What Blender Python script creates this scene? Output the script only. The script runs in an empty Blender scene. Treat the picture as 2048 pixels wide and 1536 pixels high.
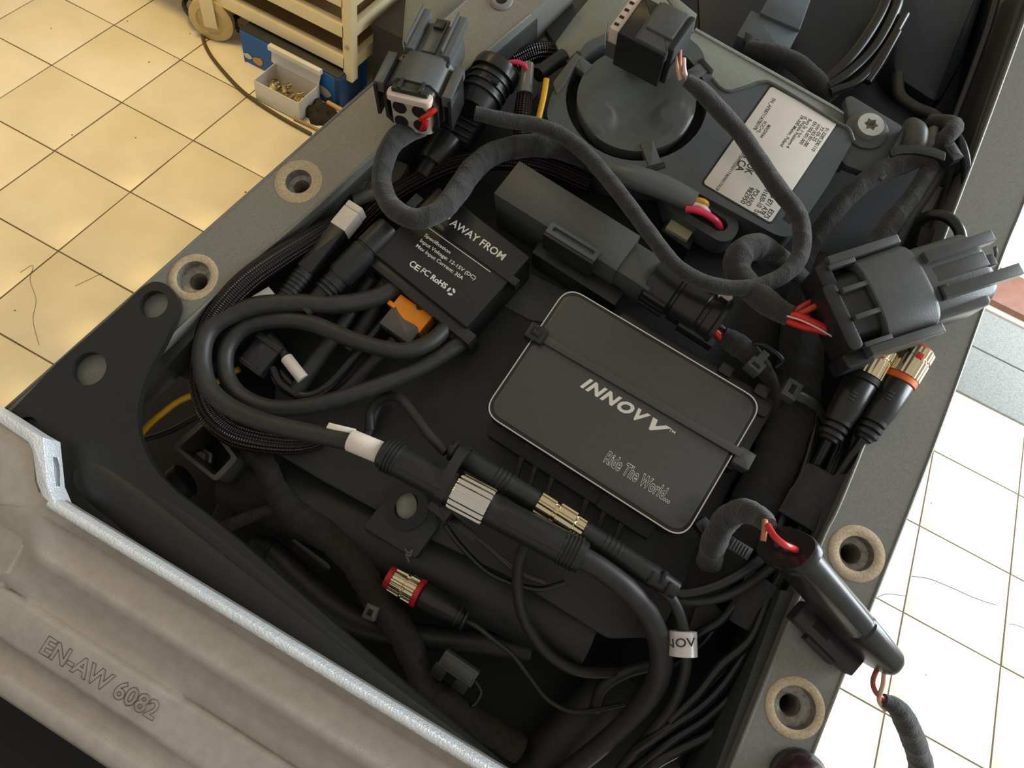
import bpy, bmesh, math, random
from mathutils import Vector as V, Matrix
random.seed(7)
SC = bpy.context.scene
COL = SC.collection
# ------------------------------------------------------------------ camera, world, light, exposure
F = 1420.0
TILE = 0.2
HC = 6.245367 * TILE
M3 = (Matrix.Rotation(0.176486, 3, 'Z') @ Matrix.Rotation(0.547676, 3, 'X') @ Matrix.Rotation(0.345254, 3, 'Z'))
CAM = V((0, 0, HC))
cam = bpy.data.cameras.new('camera')
cam.sensor_width = 36; cam.lens = F / 2048 * 36; cam.clip_start = 0.01; cam.clip_end = 60
co = bpy.data.objects.new('camera', cam); COL.objects.link(co)
co.matrix_world = Matrix.Translation(CAM) @ M3.to_4x4()
SC.camera = co
SC.view_settings.view_transform = 'Standard'; SC.view_settings.look = 'None'
SC.view_settings.exposure = 0.08; SC.view_settings.gamma = 1.0; SC.view_settings.use_curve_mapping = False
wd = bpy.data.worlds.new('workshop_air'); SC.world = wd; wd.use_nodes = True
bg = wd.node_tree.nodes['Background']; bg.inputs[0].default_value = (1.0, 0.945, 0.85, 1); bg.inputs[1].default_value = 0.41
def area(name, loc, target, sx, sy, power, colr):
    l = bpy.data.lights.new(name, 'AREA'); l.shape = 'RECTANGLE'; l.size = sx; l.size_y = sy; l.energy = power; l.color = colr
    o = bpy.data.objects.new(name, l); COL.objects.link(o); o.location = loc
    o.rotation_euler = (V(target) - V(loc)).to_track_quat('-Z', 'Y').to_euler(); return o
area('daylight_doorway', (2.2, 1.75, 1.75), (0.25, 0.55, 0.6), 2.2, 2.0, 185, (0.84, 0.94, 1.0))
area('warm_ceiling_lamp', (-1.5, 0.9, 2.6), (-1.35, 0.85, 0), 0.9, 0.5, 8.4, (1.0, 0.68, 0.20)).data.spread = 1.5

# ------------------------------------------------------------------ geometry of the place: pixel rays to floor and to the tilted tray
def ray(u, v): return M3 @ V(((u - 1024) / F, -(v - 768) / F, -1.0))
def W(u, v, z=0.0):
    r = ray(u, v); return CAM + r * (-(HC - z) / r.z)
NT = V((math.sin(math.radians(-3)), -math.sin(math.radians(20)), 1)).normalized()
D0 = 0.33
def tray_world(u, v, h): r = ray(u, v); return CAM + r * (-(D0 - h * .001) / NT.dot(r))
def depth(u, v, h): r = ray(u, v); return -(D0 - h * .001) / NT.dot(r)
EX = (V((1, 0, 0)) - NT * NT.x).normalized(); EY = NT.cross(EX)
O0 = tray_world(1024, 768, 0)
TM = Matrix(((EX.x, EY.x, NT.x, O0.x), (EX.y, EY.y, NT.y, O0.y), (EX.z, EY.z, NT.z, O0.z), (0, 0, 0, 1)))
TI = TM.inverted()
def L(u, v, h=0.0): return TI @ tray_world(u, v, h)
def px2m(u, v, h, w): return w * depth(u, v, h) / F
WI = Matrix.Identity(4)

# ------------------------------------------------------------------ materials
def lin(c):
    return tuple((x / 255 / 12.92 if x / 255 <= .04045 else ((x / 255 + .055) / 1.055) ** 2.4) for x in c)
MATS = {}
def mat(name, rgb, rough=.5, metal=0.0, var=0.0, vscale=200, bump=0.0, bscale=600, coat=0.0, spec=.5, rgb2=None, kind=None, sheen=0.0, rvar=0.0):
    if name in MATS: return MATS[name]
    m = bpy.data.materials.new(name); m.use_nodes = True; nt = m.node_tree; N = nt.nodes; K = nt.links
    b = N['Principled BSDF']; c = lin(rgb)
    b.inputs['Base Color'].default_value = (*c, 1); b.inputs['Roughness'].default_value = rough; b.inputs['Metallic'].default_value = metal
    b.inputs['Specular IOR Level'].default_value = spec; b.inputs['Coat Weight'].default_value = coat; b.inputs['Coat Roughness'].default_value = .12
    b.inputs['Sheen Weight'].default_value = sheen
    tc = N.new('ShaderNodeTexCoord'); co_ = tc.outputs['Object']
    if kind == 'world':
        g = N.new('ShaderNodeNewGeometry'); co_ = g.outputs['Position']
    if var or rgb2:
        n = N.new('ShaderNodeTexNoise'); n.inputs['Scale'].default_value = vscale; n.inputs['Detail'].default_value = 5; K.new(co_, n.inputs['Vector'])
        r = N.new('ShaderNodeValToRGB'); r.color_ramp.elements[0].position = .3; r.color_ramp.elements[1].position = .7
        c2 = lin(rgb2) if rgb2 else tuple(x * (1 + var) for x in c); c1 = c if rgb2 else tuple(x * (1 - var) for x in c)
        r.color_ramp.elements[0].color = (*c1, 1); r.color_ramp.elements[1].color = (*c2, 1)
        K.new(n.outputs['Fac'], r.inputs['Fac']); K.new(r.outputs['Color'], b.inputs['Base Color'])
        if rvar:
            mr = N.new('ShaderNodeMapRange'); mr.inputs['To Min'].default_value = rough - rvar; mr.inputs['To Max'].default_value = rough + rvar
            K.new(n.outputs['Fac'], mr.inputs['Value']); K.new(mr.outputs['Result'], b.inputs['Roughness'])
    h = None
    if bump:
        n2 = N.new('ShaderNodeTexNoise'); n2.inputs['Scale'].default_value = bscale; n2.inputs['Detail'].default_value = 4; K.new(co_, n2.inputs['Vector']); h = n2.outputs['Fac']
    if kind in ('tape', 'braid'):
        uv = N.new('ShaderNodeUVMap'); sp = N.new('ShaderNodeSeparateXYZ'); K.new(uv.outputs['UV'], sp.inputs[0])
        def mth(op, a, bb=None):
            q = N.new('ShaderNodeMath'); q.operation = op
            for i, x in enumerate((a, bb)):
                if x is None: continue
                if isinstance(x, (int, float)): q.inputs[i].default_value = x
                else: K.new(x, q.inputs[i])
            return q.outputs[0]
        if kind == 'tape':
            a = mth('ADD', mth('MULTIPLY', sp.outputs[0], 85.0), sp.outputs[1])
            fr = mth('FRACT', a)
            nz = N.new('ShaderNodeTexNoise'); nz.inputs['Scale'].default_value = 160; nz.inputs['Detail'].default_value = 3; K.new(co_, nz.inputs['Vector'])
            fine = N.new('ShaderNodeTexNoise'); fine.inputs['Scale'].default_value = 1500; fine.inputs['Detail'].default_value = 3; K.new(co_, fine.inputs['Vector'])
            h = mth('ADD', mth('MULTIPLY', mth('POWER', fr, 6), .8), mth('ADD', mth('MULTIPLY', nz.outputs['Fac'], 1.2), mth('MULTIPLY', fine.outputs['Fac'], .7)))
        else:
            s1 = mth('SINE', mth('ADD', mth('MULTIPLY', sp.outputs[0], 2600), mth('MULTIPLY', sp.outputs[1], 6.2832 * 8)))
            s2 = mth('SINE', mth('SUBTRACT', mth('MULTIPLY', sp.outputs[0], 2600), mth('MULTIPLY', sp.outputs[1], 6.2832 * 8)))
            h = mth('MULTIPLY', s1, s2); bump = bump or .8
            r2 = N.new('ShaderNodeValToRGB'); r2.color_ramp.elements[0].position = .45; r2.color_ramp.elements[1].position = .75
            r2.color_ramp.elements[0].color = (*c, 1); r2.color_ramp.elements[1].color = (*lin(rgb2 or rgb), 1)
            K.new(mth('ADD', mth('MULTIPLY', h, .5), .5), r2.inputs['Fac']); K.new(r2.outputs['Color'], b.inputs['Base Color'])
    if h is not None:
        bp = N.new('ShaderNodeBump'); bp.inputs['Strength'].default_value = bump; bp.inputs['Distance'].default_value = .0012 if kind == 'tape' else .0006
        K.new(h, bp.inputs['Height']); K.new(bp.outputs['Normal'], b.inputs['Normal'])
    MATS[name] = m; return m
RAIL = mat('rail_paint', (128, 127, 120), .40, .25, .10, 900, .12, 1800)
PANEL = mat('side_panel_paint', (128, 131, 120), .5, .1, .06, 500, .08, 1500)
FLANGE = mat('flange_paint', (62, 64, 60), .45, .2, .08, 600, .1, 1500)
RING = mat('bare_ring', (204, 184, 152), .75, .0, 0, 900, .25, 1500, rgb2=(172, 150, 120))
BORE = mat('bore_steel', (150, 144, 134), .42, .45, .3, 400, .3, 700)
HOLE = mat('hole_dark', (14, 12, 11), .7)
BPL = mat('black_plastic', (36, 36, 35), .38, 0, .12, 300, .10, 1600)
BPS = mat('black_satin', (34, 34, 33), .3, 0, .1, 300, .04, 1200)
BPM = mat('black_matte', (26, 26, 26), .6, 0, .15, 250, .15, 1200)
GPL = mat('grey_plastic', (78, 79, 75), .42, 0, .08, 500, .12, 2200)
MODG = mat('module_plastic', (76, 81, 82), .46, 0, .07, 300, .10, 2000)
DISC = mat('disc_plastic', (82, 84, 81), .48, 0, .12, 120, .10, 2000)
SHELL = mat('shell_plastic', (82, 84, 84), .36, 0, .1, 200, .1, 1400)
RUB = mat('rubber_cable', (44, 43, 41), .5, 0, .18, 200, .10, 1800)
RUBS = mat('shiny_cable', (30, 30, 31), .28, 0, .1, 200, .04, 1200)
TAPE = mat('cloth_tape', (46, 44, 42), .82, 0, .30, 260, .9, 900, kind='tape', sheen=.25)
TAPED = mat('dark_cloth_tape', (42, 41, 42), .85, 0, .25, 260, .9, 900, kind='tape', sheen=.15)
PATCH = mat('tape_patch', (56, 54, 56), .9, 0, .2, 300, .5, 2400, sheen=.25)
BRAID = mat('braided_sleeve', (16, 12, 13), .22, 0, bump=1.0, kind='braid', rgb2=(60, 40, 42))
CHROME = mat('bright_nickel', (226, 222, 212), .13, 1.0)
GOLD = mat('gold_plated', (238, 222, 184), .12, 1.0)
STEEL = mat('zinc_steel', (178, 182, 182), .38, .8, .1, 300, .1, 800)
LID = mat('recorder_lid', (70, 69, 65), .26, 0, .06, 600, .05, 2600, coat=.25)
WHT = mat('white_print', (232, 226, 214), .55)
CREAM = mat('cream_plastic', (216, 196, 180), .5, 0, .05, 200)
LABEL = mat('label_paper', (222, 214, 204), .5, 0, .04, 60)
INK = mat('label_ink', (38, 36, 36), .6)
WLAB = mat('white_sleeve_label', (238, 226, 214), .45)
RED = mat('red_wire', (222, 42, 36), .32)
PINK = mat('pink_wire', (226, 50, 84), .32)
ORNG = mat('orange_plastic', (250, 150, 8), .45, 0, .05, 300)
ORW = mat('orange_ring', (224, 104, 40), .45)
REDR = mat('red_ring', (190, 28, 40), .38)
YEL = mat('yellow_wire', (238, 180, 14), .38)
PURP = mat('purple_wire', (86, 58, 92), .4)
COPP = mat('copper_wire', (196, 128, 96), .4, .1)
TANW = mat('tan_wire', (206, 168, 142), .45)
WIREW = mat('white_wire', (228, 206, 204), .4)
BEIGE = mat('beige_tab', (176, 166, 126), .5)
ALU = mat('forged_aluminium', (188, 180, 170), .38, .55, .08, 160, .45, 2600, rvar=.05)
MACH = mat('machined_aluminium', (238, 242, 246), .32, .45, .06, 300, .9, 1100)
EMB = mat('embossed_line', (104, 88, 72), .5, .5)
BRK = mat('bracket_black', (30, 30, 28), .44, .1, .10, 200, .10, 900)
DECK = mat('deck_plastic', (44, 44, 43), .55, 0, .10, 120, .12, 1400)
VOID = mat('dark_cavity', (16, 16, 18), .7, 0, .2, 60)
CLEAR = mat('cable_tie_plastic', (36, 36, 37), .3)
SEAL = mat('grey_seal', (176, 162, 148), .6, 0, .15, 200, .2, 700)

# ------------------------------------------------------------------ mesh helpers (tray-local metres, sizes in millimetres)
BASE = {}
def mesh_of(bm, name, m, smooth=True, angle=40):
    me = bpy.data.meshes.new(name)
    bmesh.ops.recalc_face_normals(bm, faces=bm.faces)
    bm.normal_update()
    for e in bm.edges:
        e.smooth = not (len(e.link_faces) == 2 and e.calc_face_angle(0) > math.radians(angle))
    for f in bm.faces: f.smooth = smooth
    bm.to_mesh(me); bm.free(); me.materials.append(m); return me
def props(o, label=None, cat=None, group=None, kind=None):
    if label: o['label'] = label
    if cat: o['category'] = cat
    if group: o['group'] = group
    if kind: o['kind'] = kind
    return o
def thing(name, label, cat, base, group=None, tm=None, kind=None):
    o = bpy.data.objects.new(name, None); COL.objects.link(o); o.empty_display_size = .01
    tm = TM if tm is None else tm
    o.matrix_world = tm @ Matrix.Translation(base); BASE[o] = V(base)
    return props(o, label, cat, group, kind)
def part(name, bm, m, parent, label=None, smooth=True, angle=40, kind=None):
    b = BASE[parent]
    for v in bm.verts: v.co -= b
    o = bpy.data.objects.new(name, mesh_of(bm, name, m, smooth, angle)); COL.objects.link(o); o.parent = parent; BASE[o] = b
    return props(o, label, kind=kind)
def solo(name, bm, m, label, cat, base, group=None, tm=None, kind=None, angle=40):
    b = V(base)
    for v in bm.verts: v.co -= b
    o = bpy.data.objects.new(name, mesh_of(bm, name, m, True, angle)); COL.objects.link(o)
    o.matrix_world = (TM if tm is None else tm) @ Matrix.Translation(b); BASE[o] = b
    return props(o, label, cat, group, kind)
def B(): return bmesh.new()
def crom(pts, n=8):
    out = []; P = [pts[0] * 2 - pts[1]] + list(pts) + [pts[-1] * 2 - pts[-2]]
    for i in range(1, len(P) - 2):
        a, b, c, d = P[i - 1:i + 3]
        for k in range(n):
            t = k / n
            out.append(.5 * ((2 * b) + (c - a) * t + (2 * a - 5 * b + 4 * c - d) * t * t + (3 * b - a - 3 * c + d) * t ** 3))
    out.append(pts[-1]); return out
def tube3(bm, pts, rad, seg=12, n=7, cap=True, flat=1.0, wob=0.0):
    """smooth tube through local points; rad one number or one per point"""
    pts = [V(p) for p in pts]
    rs = [rad] * len(pts) if isinstance(rad, (int, float)) else list(rad)
    if len(pts) > 2:
        q = crom([V((p.x, p.y, p.z, r)) for p, r in zip(pts, rs)], n)
        pts = [V(p[:3]) for p in q]; rs = [max(p[3], 1e-5) for p in q]
    uvl = bm.loops.layers.uv.verify()
    up = V((0, 0, 1)); rings = []; ln = 0; lens = []
    ph = random.random() * 9
    for i, p in enumerate(pts):
        t = (pts[min(i + 1, len(pts) - 1)] - pts[max(i - 1, 0)]).normalized()
        x = up.cross(t)
        if x.length < 1e-4: x = V((1, 0, 0)).cross(t)
        x.normalize(); y = t.cross(x)
        if i: ln += (p - pts[i - 1]).length
        lens.append(ln); up = y
        k = rs[i] * (1 + wob * math.sin(ln * 420 + ph) * .6 + wob * math.sin(ln * 1130 + ph * 2) * .4)
        rings.append([bm.verts.new(p + x * math.cos(a) * k + y * math.sin(a) * k * flat) for a in [2 * math.pi * j / seg for j in range(seg)]])
    for i in range(len(rings) - 1):
        for j in range(seg):
            j2 = (j + 1) % seg
            f = bm.faces.new((rings[i][j], rings[i][j2], rings[i + 1][j2], rings[i + 1][j]))
            for lp, (u, w) in zip(f.loops, ((lens[i], j / seg), (lens[i], (j + 1) / seg), (lens[i + 1], (j + 1) / seg), (lens[i + 1], j / seg))): lp[uvl].uv = (u, w)
    if cap:
        bm.faces.new(rings[0][::-1]); bm.faces.new(rings[-1])
    return bm
def tubepx(bm, pts, w=None, seg=12, n=7, cap=True, flat=1.0, wob=0.0):
    """pts: (u, v, h) or (u, v, h, width_px)"""
    P = [L(*p[:3]) for p in pts]; R = [px2m(p[0], p[1], p[2], (p[3] if len(p) > 3 else w)) / 2 for p in pts]
    return tube3(bm, P, R, seg, n, cap, flat, wob)
def cable(name, label, cat, pts, w, m, group=None, **kw):
    return solo(name, tubepx(B(), pts, w, **kw), m, label, cat, L(*pts[0][:3]), group)
class Fr:
    def __init__(s, o, ex, up=V((0, 0, 1))):
        s.o = V(o); s.ex = V(ex).normalized(); s.ez = (up - s.ex * up.dot(s.ex)).normalized(); s.ey = s.ez.cross(s.ex)
    def at(s, x, y, z): return s.o + (s.ex * x + s.ey * y + s.ez * z) * .001
def fpx(p0, p1, h0, h1=None, roll=0):
    a = L(*p0, h0); b = L(*p1, h0 if h1 is None else h1); f = Fr(a, b - a); f.len = (b - a).length * 1000; f.k = px2m(*p0, h0, 1) * 1000
    if roll:
        q = Matrix.Rotation(math.radians(roll), 3, f.ex); f.ey = q @ f.ey; f.ez = q @ f.ez
    return f
def rect(c, h):
    """best rectangle through four pixel corners at height h; x from c0 to c1, y from c3 to c0"""
    p = [L(*q, h) for q in c]; o = sum(p, V((0, 0, 0))) / 4; ex = (p[1] - p[0] + p[2] - p[3]); ex.z = 0; ex.normalize()
    f = Fr(o, ex); f.w = ((p[1] - p[0]).dot(ex) + (p[2] - p[3]).dot(ex)) * 500; f.d = ((p[0] - p[3]).dot(f.ey) + (p[1] - p[2]).dot(f.ey)) * 500; return f
def rc(poly, r, n=5):
    """round the corners of a 2d/3d closed polygon"""
    out = []; N = len(poly); poly = [V(p) for p in poly]
    for i in range(N):
        a, b, c = poly[i - 1], poly[i], poly[(i + 1) % N]; rr = r[i] if isinstance(r, (list, tuple)) else r
        d1 = (a - b); d2 = (c - b); k = min(rr, d1.length * .45, d2.length * .45)
        if k <= 1e-9: out.append(b); continue
        p0 = b + d1.normalized() * k; p1 = b + d2.normalized() * k
        for j in range(n + 1):
            t = j / n; out.append(p0 * (1 - t) ** 2 + b * 2 * t * (1 - t) + p1 * t * t)
    return out
def loopwall(bm, A, Bv, closed=True):
    n = len(A)
    for i in range(n if closed else n - 1):
        j = (i + 1) % n; bm.faces.new((A[i], A[j], Bv[j], Bv[i]))
def prism(bm, poly, h1, bev=0.0, up=V((0, 0, 1))):
    """poly = top outline (local), pushed down by h1 mm, top rim bevelled by bev mm"""
    c = sum(poly, V((0, 0, 0))) / len(poly); n = len(poly)
    if bev:
        ins = []
        for i in range(n):
            a, b, d = poly[i - 1], poly[i], poly[(i + 1) % n]
            t1 = (b - a).normalized() if (b - a).length > 1e-9 else V((0, 0, 0)); t2 = (d - b).normalized() if (d - b).length > 1e-9 else t1
            nn = (up.cross(t1) + up.cross(t2)); nn = nn.normalized() if nn.length > 1e-6 else up.cross(t2)
            ins.append(nn)
        ar = sum((poly[i].cross(poly[(i + 1) % n]).dot(up) for i in range(n)))
        sg = 1 if ar > 0 else -1
        k = bev * .001
        top = [bm.verts.new(p + q * sg * k) for p, q in zip(poly, ins)]
        mid1 = [bm.verts.new(p + q * sg * k * .3 - up * k * .3) for p, q in zip(poly, ins)]
        mid = [bm.verts.new(p - up * k) for p in poly]
        loopwall(bm, top, mid1); loopwall(bm, mid1, mid)
    else:
        top = mid = [bm.verts.new(p) for p in poly]
    bot = [bm.verts.new(p - up * h1 * .001) for p in poly]
    bm.faces.new(top); loopwall(bm, mid, bot); bm.faces.new(bot[::-1]); return bm
def prismpx(bm, pts, h, t, bev=.4, r=0.0):
    P = [L(*p, h) for p in pts]
    if r: P = rc(P, [x * .001 for x in r] if isinstance(r, (list, tuple)) else r * .001)
    return prism(bm, P, t, bev)
def holed(bm, outer, holes, t, up=V((0, 0, 1))):
    """plate with holes: loops of local points, thickness t mm"""
    loops = [outer] + holes; tops = []; es = []
    for lp in loops:
        vs = [bm.verts.new(p) for p in lp]; tops.append(vs)
        for i in range(len(vs)): es.append(bm.edges.new((vs[i], vs[(i + 1) % len(vs)])))
    bmesh.ops.triangle_fill(bm, use_beauty=True, use_dissolve=False, edges=es, normal=up)
    topf = list(bm.faces); mp = {}
    for vs in tops:
        for v in vs: mp[v] = bm.verts.new(v.co - up * t * .001)
    for f in topf: bm.faces.new([mp[v] for v in reversed(f.verts)])
    for vs in tops: loopwall(bm, vs, [mp[v] for v in vs])
    return bm
def circ(c, r, n=32, ex=V((1, 0, 0)), ey=V((0, 1, 0)), s=1.0): return [c + (ex * math.cos(2 * math.pi * i / n) * s + ey * math.sin(2 * math.pi * i / n)) * r * .001 for i in range(n)]
def fbox(bm, f, x0, x1, y0, y1, z0, z1, bev=.3, r=0.0):
    P = [f.at(x0, y0, z1), f.at(x1, y0, z1), f.at(x1, y1, z1), f.at(x0, y1, z1)]
    if r: P = rc(P, r * .001)
    return prism(bm, P, (z1 - z0), min(bev, abs(x1 - x0) * .3, abs(y1 - y0) * .3, abs(z1 - z0) * .6), up=f.ez)
def lathe(bm, f, prof, seg=28, sy=1.0, sz=1.0, flute=None, y=0.0, z=0.0, power=None):
    """revolve (x, r) mm profile about the frame's x axis; sy/sz squash, flute=(count, depth)"""
    rings = []
    for x, r in prof:
        ring = []
        for j in range(seg):
            a = 2 * math.pi * j / seg; k = r
            if flute and r > 0: k = r * (1 - flute[1] * (0.5 + 0.5 * math.copysign(1, math.sin(a * flute[0])) * min(1, abs(math.sin(a * flute[0])) * 2.2)))
            ca, sa = math.cos(a), math.sin(a)
            if power: ca, sa = math.copysign(abs(ca) ** power, ca), math.copysign(abs(sa) ** power, sa)
            ring.append(bm.verts.new(f.at(x, y + ca * k * sy, z + sa * k * sz)))
        rings.append(ring)
    for i in range(len(rings) - 1): loopwall(bm, rings[i], rings[i + 1])
    bm.faces.new(rings[0][::-1]); bm.faces.new(rings[-1]); return bm
_tc = bpy.data.curves.new('lettering_source', 'FONT'); _to = bpy.data.objects.new('lettering_source', _tc)
def text_mesh(body, bold=0.0, shear=0.0, outline=0.0, space=1.0):
    _tc.body = body; _tc.size = 1; _tc.offset = bold; _tc.shear = shear; _tc.extrude = 0.0; _tc.space_character = space
    _tc.fill_mode = 'NONE' if outline else 'BOTH'; _tc.bevel_depth = outline; _tc.bevel_resolution = 0; _tc.resolution_u = 3
    if _to.name not in COL.objects: COL.objects.link(_to)
    dg = bpy.context.evaluated_depsgraph_get(); dg.update()
    me = bpy.data.meshes.new_from_object(_to.evaluated_get(dg)); COL.objects.unlink(_to); return me
def txt(parent, body, p0, p1, h, m, cap=None, bold=0.0, shear=0.0, outline=0.0, name='lettering', lift=.06, fr=None, space=1.0):
    """lettering on the plane h: baseline runs from pixel p0 to pixel p1; cap = letter height in pixels"""
    me = text_mesh(body, bold, shear, outline, space)
    if fr is None: f = fpx(p0, p1, h)
    else: f = fr
    xs = [v.co.x for v in me.vertices]; x0, x1 = min(xs), max(xs); s = f.len / (x1 - x0)
    sy = s if cap is None else cap * f.k / .70
    b = BASE[parent]
    for v in me.vertices: v.co = f.at((v.co.x - x0) * s, v.co.y * sy, lift + v.co.z * s) - b
    me.materials.clear(); me.materials.append(m)
    o = bpy.data.objects.new(name, me); COL.objects.link(o); o.parent = parent; BASE[o] = b
    return o
def hexhead(bm, f, r, x0, x1, n=6): return lathe(bm, f, [(x0, r), (x1 - .4, r), (x1, r * .9)], seg=n)
UPF = lambda p, h: Fr(L(*p, h), V((0, 0, 1)), V((0, 1, 0)))

# ------------------------------------------------------------------ the workshop floor
def bump_tile():
    m = bpy.data.materials.new('glazed_tile'); m.use_nodes = True; nt = m.node_tree; N = nt.nodes; K = nt.links; b = N['Principled BSDF']
    g = N.new('ShaderNodeNewGeometry'); oi = N.new('ShaderNodeObjectInfo')
    n = N.new('ShaderNodeTexNoise'); n.inputs['Scale'].default_value = 9; n.inputs['Detail'].default_value = 6; K.new(g.outputs['Position'], n.inputs['Vector'])
    r = N.new('ShaderNodeValToRGB'); r.color_ramp.elements[0].position = .35; r.color_ramp.elements[1].position = .7
    r.color_ramp.elements[0].color = (*lin((228, 219, 198)), 1); r.color_ramp.elements[1].color = (*lin((240, 232, 214)), 1); K.new(n.outputs['Fac'], r.inputs['Fac'])
    hs = N.new('ShaderNodeHueSaturation'); mr = N.new('ShaderNodeMapRange'); mr.inputs['To Min'].default_value = .95; mr.inputs['To Max'].default_value = 1.03
    K.new(oi.outputs['Random'], mr.inputs['Value']); K.new(mr.outputs['Result'], hs.inputs['Value']); K.new(r.outputs['Color'], hs.inputs['Color'])
    v = N.new('ShaderNodeTexVoronoi'); v.inputs['Scale'].default_value = 17; K.new(g.outputs['Position'], v.inputs['Vector'])
    v2 = N.new('ShaderNodeTexNoise'); v2.inputs['Scale'].default_value = 120; K.new(g.outputs['Position'], v2.inputs['Vector'])
    ad = N.new('ShaderNodeMath'); ad.operation = 'MULTIPLY_ADD'; ad.inputs[1].default_value = .09; K.new(v2.outputs['Fac'], ad.inputs[0]); K.new(v.outputs['Distance'], ad.inputs[2])
    st = N.new('ShaderNodeMath'); st.operation = 'LESS_THAN'; st.inputs[1].default_value = .083; K.new(ad.outputs[0], st.inputs[0])
    mx = N.new('ShaderNodeMix'); mx.data_type = 'RGBA'; mx.inputs['B'].default_value = (*lin((92, 78, 58)), 1)
    K.new(st.outputs[0], mx.inputs['Factor']); K.new(hs.outputs['Color'], mx.inputs['A']); K.new(mx.outputs['Result'], b.inputs['Base Color'])
    b.inputs['Roughness'].default_value = .33
    n3 = N.new('ShaderNodeTexNoise'); n3.inputs['Scale'].default_value = 22; n3.inputs['Detail'].default_value = 5; K.new(g.outputs['Position'], n3.inputs['Vector'])
    bp = N.new('ShaderNodeBump'); bp.inputs['Strength'].default_value = .18; bp.inputs['Distance'].default_value = .004; K.new(n3.outputs['Fac'], bp.inputs['Height']); K.new(bp.outputs['Normal'], b.inputs['Normal'])
    return m
TILEM = bump_tile()
GROUT = mat('grout', (104, 90, 62), .85, 0, .2, 40, .3, 300, kind='world')
TX0, TY0 = -8.285204 * TILE, 6.588197 * TILE
def wbox(bm, x0, x1, y0, y1, z0, z1, bev=0.0):
    P = [V((x0, y0, z1)), V((x1, y0, z1)), V((x1, y1, z1)), V((x0, y1, z1))]; return prism(bm, P, (z1 - z0) * 1000, bev)
bm = wbox(B(), -4, 4, -3, 1.62, -.06, -.0015)
floor = solo('floor', bm, GROUT, 'pale glazed tile floor of the workshop', None, (0, 0, 0), tm=WI, kind='structure')
bm = wbox(B(), -.0985, .0985, -.0985, .0985, -.006, 0, .9)
tme = mesh_of(bm, 'tile', TILEM)
for i in range(-2, 17):
    for j in range(-1, 14):
        x = TX0 + (i + .5) * TILE; y = TY0 - (j - .5) * TILE
        o = bpy.data.objects.new('tile', tme); COL.objects.link(o); o.parent = floor
        o.location = (x, y, random.uniform(-.0004, .0002)); o.rotation_euler = (0, 0, random.uniform(-.004, .004))
solo('wall_back', wbox(B(), -4, .45, 1.78, 1.9, 0, 2.7), mat('wall_plaster', (214, 200, 168), .85, 0, .05, 6, .2, 60, kind='world'), 'plain plastered back wall beside the doorway', None, (-1, 1.78, 0), tm=WI, kind='structure')
solo('wall_left', wbox(B(), -4.1, -4, -3, 1.9, 0, 2.7), MATS['wall_plaster'], 'plain plastered side wall of the workshop', None, (-4, 0, 0), tm=WI, kind='structure')
CRACK = mat('tile_crack', (96, 92, 84), .9)
for pts_ in ([(1824, 1152), (1860, 1158), (1905, 1176), (1950, 1196), (1992, 1210)], [(1756, 1194), (1775, 1188), (1812, 1192)], [(2018, 1248), (2032, 1250), (2048, 1256)], [(40, 545), (66, 531), (60, 560), (72, 600), (66, 640), (78, 690)], [(150, 572), (190, 553), (205, 545)]):
    part('crack', tube3(B(), [W(u_, v_, .0002) for u_, v_ in pts_], .0007 if pts_[0][0] > 400 else .0004, 5), CRACK, floor)
WOODT = mat('threshold_wood', (150, 104, 88), .5, 0, .15, 30, .2, 120, kind='world')
solo('trim_1', wbox(B(), .45, 2.6, 1.63, 1.765, -.02, .03, 4), WOODT, 'brown wooden threshold at the bright doorway', None, (.45, 1.63, 0), tm=WI, kind='structure')
SILL = mat('sill_stone', (214, 214, 212), .7, 0, .06, 20, .1, 100, kind='world')
solo('trim_2', wbox(B(), .45, 2.6, 1.765, 1.9, -.03, .012, 2), SILL, 'pale stone sill outside the threshold', None, (.45, 1.765, 0), tm=WI, kind='structure')
solo('trim_3', wbox(B(), .45, 2.6, 1.612, 1.632, -.01, .012, 2), mat('sill_strip', (222, 214, 190), .6), 'pale strip along the foot of the wooden threshold', None, (.45, 1.612, 0), tm=WI, kind='structure')
GRAV = mat('sandy_ground', (206, 192, 160), .9, 0, .25, 160, .8, 200, kind='world', rgb2=(236, 230, 214))
solo('ground_outside', wbox(B(), -1, 5, 1.9, 6, -.08, -.02), GRAV, 'sunlit sandy ground beyond the threshold', None, (0, 1.9, 0), tm=WI, kind='structure')
MATG = mat('doormat_grey', (150, 151, 147), .95, 0, .22, 260, 1.0, 700, kind='world', sheen=.3)
t = thing('doormat', 'flat grey mat on the white floor before the wooden threshold', 'mat', (.75, 1.3, 0), tm=WI)
part('mat_body', wbox(B(), .757, 1.5, 1.312, 1.615, 0, .006, 1.5), MATG, t)
part('mat_seam', tube3(B(), [V((.78, 1.47, .006)), V((1.5, 1.475, .006))], .0022, 8), mat('mat_seam', (96, 98, 98), .9), t)

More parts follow.
